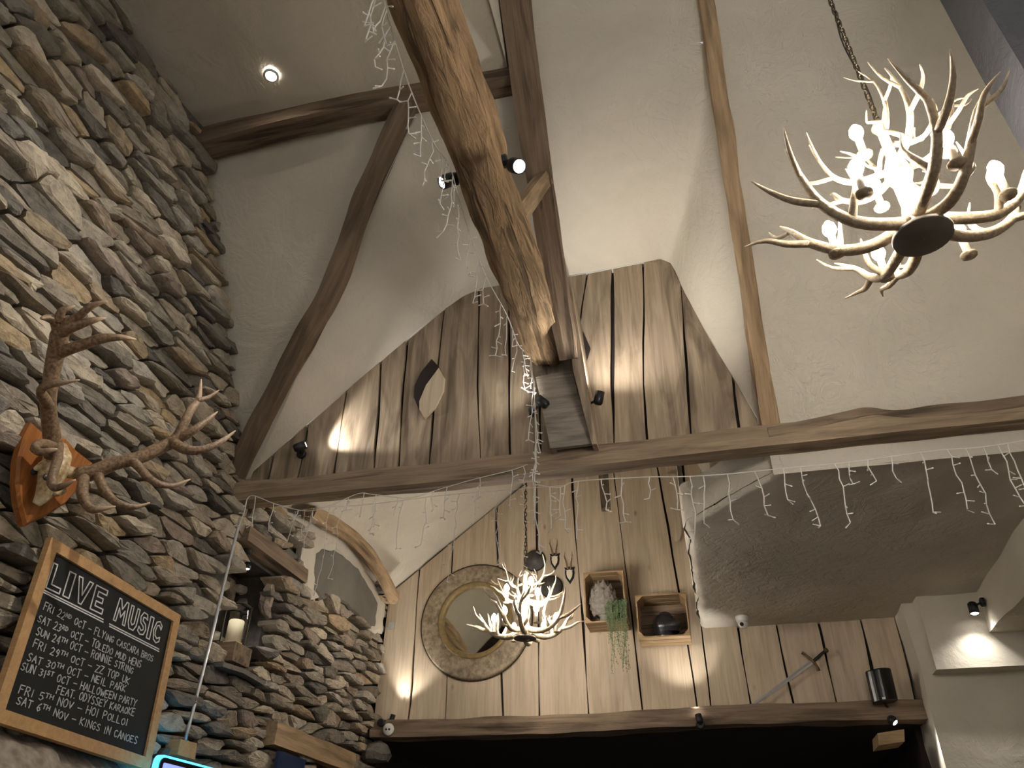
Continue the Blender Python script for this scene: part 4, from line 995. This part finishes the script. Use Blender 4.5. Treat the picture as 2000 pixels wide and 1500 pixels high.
# finial
fx, fz = k1[0] + .155, k1[2] + .0125; fy = 6.82; hF = (k1[3]-k1[2])*.88; t = empty('artichoke_finial', (fx, fy, fz), 'grey stone artichoke finial standing in the upright crate', 'finial')
Ft = Matrix.Translation((fx, fy, fz)) @ Matrix.Scale(hF, 4)
MB().lathe([(.19, 0), (.19, .04), (.15, .06), (.10, .085), (.09, .17), (.13, .2)], Ft, 20).build('foot', M['finial'], t, True)
MB().lathe([(.08, .19), (.20, .25), (.255, .36), (.265, .48), (.24, .62), (.18, .77), (.10, .9), (.01, .97)], Ft, 20).build('core', M['finial'], t, True)
m = MB(); rows = 7
for j in range(rows):
    tt = j/(rows-1); z = lerp(.24, .86, tt); R_ = .27*math.sin(math.pi*(.28 + .6*tt))**.8 if tt < 1 else .09
    nn_ = 9 if j < 4 else 7 if j < 6 else 5
    for i in range(nn_):
        a = 2*math.pi*(i + .5*(j % 2))/nn_; wd = R_*math.pi/nn_*1.1; ca, sa = math.cos(a), math.sin(a)
        def L_(r_, w__, z_): return Ft @ Vector((r_*ca - w__*sa, r_*sa + w__*ca, z_))
        m.add([L_(R_*.9, -wd*.7, z-.05), L_(R_*.9, wd*.7, z-.05), L_(R_+.012, wd, z+.03), L_(R_+.03, 0, z+.15), L_(R_+.012, -wd, z+.03), L_(R_+.06, 0, z+.01), L_(R_*.8, 0, z+.05)],
              [(0, 1, 5), (1, 2, 5), (2, 3, 5), (3, 4, 5), (4, 0, 5), (3, 2, 6), (4, 3, 6)])
o = m.build('scales', M['finial'], t); o['kind'] = 'stuff'
# trailing plant
px, pz = k1[1] - .075, k1[2] + .0125; t = empty('trailing_plant', (px, 6.74, pz), 'green trailing plant spilling over the front of the upright crate', 'plant')
MB().lathe([(.028, 0), (.038, .05), (.042, .07), (.036, .07)], Matrix.Translation((px, 6.755, pz)), 14).build('pot', M['black'], t, True)
r = random.Random(3); m = MB(); stem = MB()
for i in range(70):
    a = r.uniform(-math.pi, math.pi); s0 = Vector((px + .02*math.cos(a), 6.75 + .02*math.sin(a), pz + .075)); ln = r.choice((.08, .12, .16, .2, .28, .36, .44, .5))
    out = Vector((.075*math.cos(a)*r.uniform(.5, 1.1), -.055 - .05*r.random(), .03 + .07*r.random()))
    pts = [s0, s0 + out*.6 + Vector((0, 0, .03)), s0 + out + Vector((0, -.02, -.03)), s0 + out + Vector((r.uniform(-.02, .02), -.025, -.06-ln*.5)), s0 + out + Vector((r.uniform(-.03, .03), -.025, -.06-ln))]
    pp, _ = spline(pts, [1]*5, 6); stem.tube(pp[::3], .0011, 4)
    for p in pp[2:]:
        for q_ in range(2):
            d = Vector((r.uniform(-1, 1), r.uniform(-1, .3), r.uniform(-.8, .6))).normalized(); s_ = d.cross(Vector((r.uniform(-1, 1), r.uniform(-1, 1), r.uniform(-1, 1)))).normalized()
            L_ = r.uniform(.008, .016); m.add([p, p + d*L_*.5 + s_*L_*.35, p + d*L_, p + d*L_*.5 - s_*L_*.35], [(0, 1, 2, 3)])
stem.build('stems', M['leaf'], t); o = m.build('leaves', M['leaf'], t, fix=False); o['kind'] = 'stuff'
# helmet
hx, hz = k2[0] + (k2[1]-k2[0])*.52, k2[2] + .0125; t = empty('knight_helmet', (hx, 6.82, hz), 'dark steel knight helmet standing in the wide crate', 'helmet'); H = Matrix.Translation((hx, 6.82, hz)) @ Matrix.Rotation(-.5, 4, 'Z')
MB().lathe([(.088, 0), (.084, .02), (.08, .05), (.088, .09), (.093, .13), (.088, .17), (.07, .205), (.04, .225), (.002, .232)], H @ Matrix.Diagonal((1.12, .95, .94, 1)), 28).build('skull_shell', M['helmet'], t, True)
m = MB(); m.lathe([(.094, .0), (.09, .015), (.094, .018)], H @ Matrix.Diagonal((1.15, 1, 1, 1)), 28, cap=False); m.build('collar_rim', M['helmet'], t, True)
m = MB()
vis = []
for (rr_, z) in ((.098, .045), (.108, .075), (.122, .105), (.104, .125), (.1, .15)):
    for k in range(13):
        th = lerp(-1.5, 1.5, k/12); e = 1 + .28*math.cos(th)**4 * (1 if z < .13 else .3); vis.append(H @ Vector((rr_*e*math.cos(th)*1.1, rr_*math.sin(th)*.98, z)))
m.add(vis, [(j*13+k, j*13+k+1, (j+1)*13+k+1, (j+1)*13+k) for j in range(4) for k in range(12)]); o = m.build('visor', M['helmet'], t, True, fix=False)
m = MB(); m.tube([H @ Vector((.1*math.cos(a)*1.0, 0, .112 + .115*math.sin(a))) for a in [lerp(.35, math.pi-.3, k/10) for k in range(11)]], [.004, .007, .009, .01, .011, .011, .011, .01, .009, .007, .004], 7); m.build('crest', M['helmet'], t, True)
for s_ in (-1, 1): MB().lathe([(.014, 0), (.014, .006), (.004, .01)], H @ frame((0, s_, 0), (.0, s_*.093, .115)), 10).build('pivot', M['brass'], t)

# ------------------------------------------------------------------ sword, speaker, camera and the rest on the right
YS = D2 - .055
tip, gb, pom = aY(1464.5, 1382, YS), aY(1587, 1292, YS), aY(1613, 1270, YS)
t = empty('sword', gb, 'steel sword hung point down across the boards below the soffit', 'sword')
d = (gb-tip).normalized(); s_ = d.cross(Vector((0, 1, 0))).normalized(); yy = Vector((0, .004, 0))
L_ = (gb-tip).length; wv = .0165
m = MB(); st_ = [tip, tip + d*.05, tip + d*L_]
ws_ = [.0005, wv*.75, wv]
vs = []
for p, w__ in zip(st_, ws_): vs += [p - s_*w__, p - yy*1.2, p + s_*w__, p + yy*1.2]
m.add(vs, [(i*4+k, i*4+(k+1) % 4, (i+1)*4+(k+1) % 4, (i+1)*4+k) for i in range(2) for k in range(4)] + [(0, 1, 2, 3), (8, 11, 10, 9)])
m.build('blade', M['steel'], t)
g0, g1 = aY(1568, 1273, YS), aY(1602, 1308, YS)
mid = gb
MB().tube([g0 - d*.012, g0.lerp(mid, .35), mid + d*.004, g1.lerp(mid, .35), g1 - d*.012], [.013, .008, .012, .008, .013], 9, 4).build('crossguard', M['brass'], t, True)
MB().tube([gb + d*.006, gb + d*.035, gb.lerp(pom, .75), pom - d*.012], [.0105, .013, .012, .010], 9, 3).build('grip', M['black'], t, True)
MB().lathe([(.006, -.018), (.018, -.012), (.024, 0), (.018, .013), (.006, .018)], frame(d, pom), 14).build('pommel', M['brass'], t, True)
for k in (.25, .8):
    p = tip.lerp(gb, k); MB().tube([p + Vector((0, .004, -.006)), p + Vector((0, .054, -.006))], .003, 6).build('hook', M['black'], t)

sp0, sp1, sp2, sp3 = aY(1689, 1311, 6.72), aY(1740, 1304, 6.72), aY(1755, 1368, 6.72), aY(1704, 1375, 6.72)
t = empty('loudspeaker', (sp3+sp2)/2 + Vector((0, .2, 0)), 'black curved loudspeaker bracketed beside the grey pier', 'speaker')
m = MB(); N = 12; vs = []
bulge = lambda a: -.055*math.cos((a-.5)*math.pi)**.8
for top in (0, 1):
    A_, B_ = ((sp3, sp2), (sp0, sp1))[top]; ins = 0
    for k in range(N+1):
        a = k/N; vs.append(A_.lerp(B_, a) + Vector((0, bulge(a), 0)))
    vs += [A_.lerp(B_, .85) + Vector((0, .15, 0)), A_.lerp(B_, .15) + Vector((0, .15, 0))]
n = N+3
m.add(vs, [tuple(range(n)), tuple(range(2*n-1, n-1, -1))] + [(k, (k+1) % n, n+(k+1) % n, n+k) for k in range(n)])
o = m.build('cabinet', M['blackgloss'], t)
bv_ = o.modifiers.new('edge', 'BEVEL'); bv_.width = .012; bv_.segments = 3; bv_.limit_method = 'ANGLE'; bv_.angle_limit = math.radians(50)
p = sp3.lerp(sp2, .42) + Vector((0, -.052, .02)); MB().box(p - Vector((.011, .006, .008)), p + Vector((.011, .004, .008))).build('badge', M['white'], t)
p = (sp3+sp2)/2; MB().tube([p + Vector((.0, .05, .02)), p + Vector((.02, .08, -.02)), p + Vector((.05, .25, -.02))], .012, 8).build('bracket', M['black'], t)
c = aZ(1449, 1204, 3.515); t = empty('dome_camera', c, 'white dome security camera under the plaster soffit', 'camera')
MB().lathe([(.055, .0), (.056, -.012), (.052, -.035), (.046, -.05)], Matrix.Translation(c), 24).build('housing', M['white'], t, True)
MB().lathe([(.044, -.048), (.04, -.075), (.026, -.093), (.002, -.1)], Matrix.Translation(c), 24).build('dome', M['white'], t, True)
MB().lathe([(.017, 0), (.014, .008), (.001, .009)], frame((-.25, -.75, -.55), c + Vector((-.012, -.036, -.074))), 12).build('lens', M['black'], t)
c = aY(760, 1425, D2-.225); t = empty('round_sensor', c, 'round white sensor with two dark eyes on the lintel end', 'sensor'); F_ = frame((0, -1, -.1), c)
MB().lathe([(.05, 0), (.05, .02), (.042, .03), (.001, .034)], F_, 24).build('cover', M['white'], t, True)
for s_ in (-1, 1): MB().lathe([(.009, .028), (.009, .037), (.001, .038)], F_ @ Matrix.Translation((s_*.014, .0, 0)), 10).build('eye', M['black'], t)
q = [aY(x, y, 6.62) for x, y in ((1714, 1432), (1766, 1424), (1767, 1448), (1716, 1456))]
tag(MB().hexa(q, [p + Vector((0, .28, 0)) for p in q]).build('timber_block', M['crate']), 'pale sawn timber block under the right end of the lintel', 'block')
m = MB().lathe([(.03, -.09), (.11, -.07), (.14, 0), (.1, .07), (.03, .08)], Matrix.Translation((-2.93, 6.86, 2.56)) @ Matrix.Diagonal((.95, 1.0, .95, 1)), 10)
for p in m.v: p += noise.noise_vector(p*9)*.03
tag(m.build('corbel_stone', M['stone']), 'brown corner stone carrying the left end of the lintel beam', 'stone')

# ------------------------------------------------------------------ icicle light strings
def strand(start, length, r, rad=.0028):
    m = MB(); p = start.copy(); pts = [p.copy()]; n = max(3, int(length/.05)); tw = []
    for k in range(n):
        p = p + Vector((r.uniform(-.013, .013), r.uniform(-.012, .012), -length/n)); pts.append(p.copy())
        if r.random() < .75: tw.append(p.copy())
    m.tube(pts, rad, 5)
    tw.append(p)
    for q in tw:
        a = r.uniform(0, 2*math.pi); d = Vector((math.cos(a)*.028, math.sin(a)*.018, r.uniform(-.02, .012)))
        m.tube([q, q + d], [rad, rad*.9], 5); m.tube([q + d, q + d*1.35], [.0048, .0038], 5)
    return m
def string(path, label, nstr, lens, seed, rad=.0028, skip=()):
    r = random.Random(seed); path = [Vector(p) for p in path]
    t = empty('icicle_light_string', path[0], label, 'string lights', 'icicle light strings')
    pp, _ = spline(path, [1]*len(path), 10); MB().tube(pp, rad, 6).build('main_wire', M['wire'], t)
    for k in range(nstr):
        f = (k+.5 + r.uniform(-.25, .25))/nstr; p = pp[min(len(pp)-1, int(f*(len(pp)-1)))]
        strand(p, r.choice(lens), r, rad).build('strand', M['wire'], t)
    return t
lz = 4.60
string([aZ(735, -40, lz), aZ(750, 0, lz), aZ(765, 60, lz), aZ(800, 170, lz), aZ(845, 275, lz), aZ(880, 330, lz), aZ(900, 400, lz), aZ(945, 530, lz), aZ(990, 615, lz), aZ(1012, 672, lz), aZ(1030, 690, lz)],
       'white icicle lights strung along the underside of the round log', 24, (.14, .2, .26, .32, .4, .3), 21, .0034)
ps = [aY(1036, 690, 4.05), aY(1044, 780, 4.03), aY(1046, 850, 4.05), aY(1048, 905, 4.10)]
t = string(ps, 'bunched white icicle lights dropping past the log end box', 9, (.2, .3, .4), 22, .0032)
YT = D1 - .155
string([aY(x, y, YT) for x, y in ((478, 988), (492, 968), (540, 985), (600, 998), (650, 985), (700, 964), (730, 966), (800, 972), (860, 955), (930, 935), (1000, 918), (1030, 907))],
       'white icicle lights draped along the left half of the tie beam', 15, (.08, .14, .2, .26), 23, .0028)
string([aY(x, y, YT) for x, y in ((1040, 945), (1090, 952), (1130, 940), (1250, 932), (1330, 931), (1420, 926), (1530, 915), (1640, 905), (1720, 895), (1830, 880), (1920, 873), (1990, 862), (2080, 845))],
       'white icicle lights draped below the right half of the tie beam', 27, (.14, .2, .28, .36, .44, .2), 24, .0036)
string([aY(x, y, D1+.02) for x, y in ((575, 1000), (620, 992), (720, 985), (860, 968), (980, 958), (1100, 948))],
       'faint icicle lights hanging behind the tie beam over the far slope', 13, (.2, .34, .5, .6), 25, .0020)
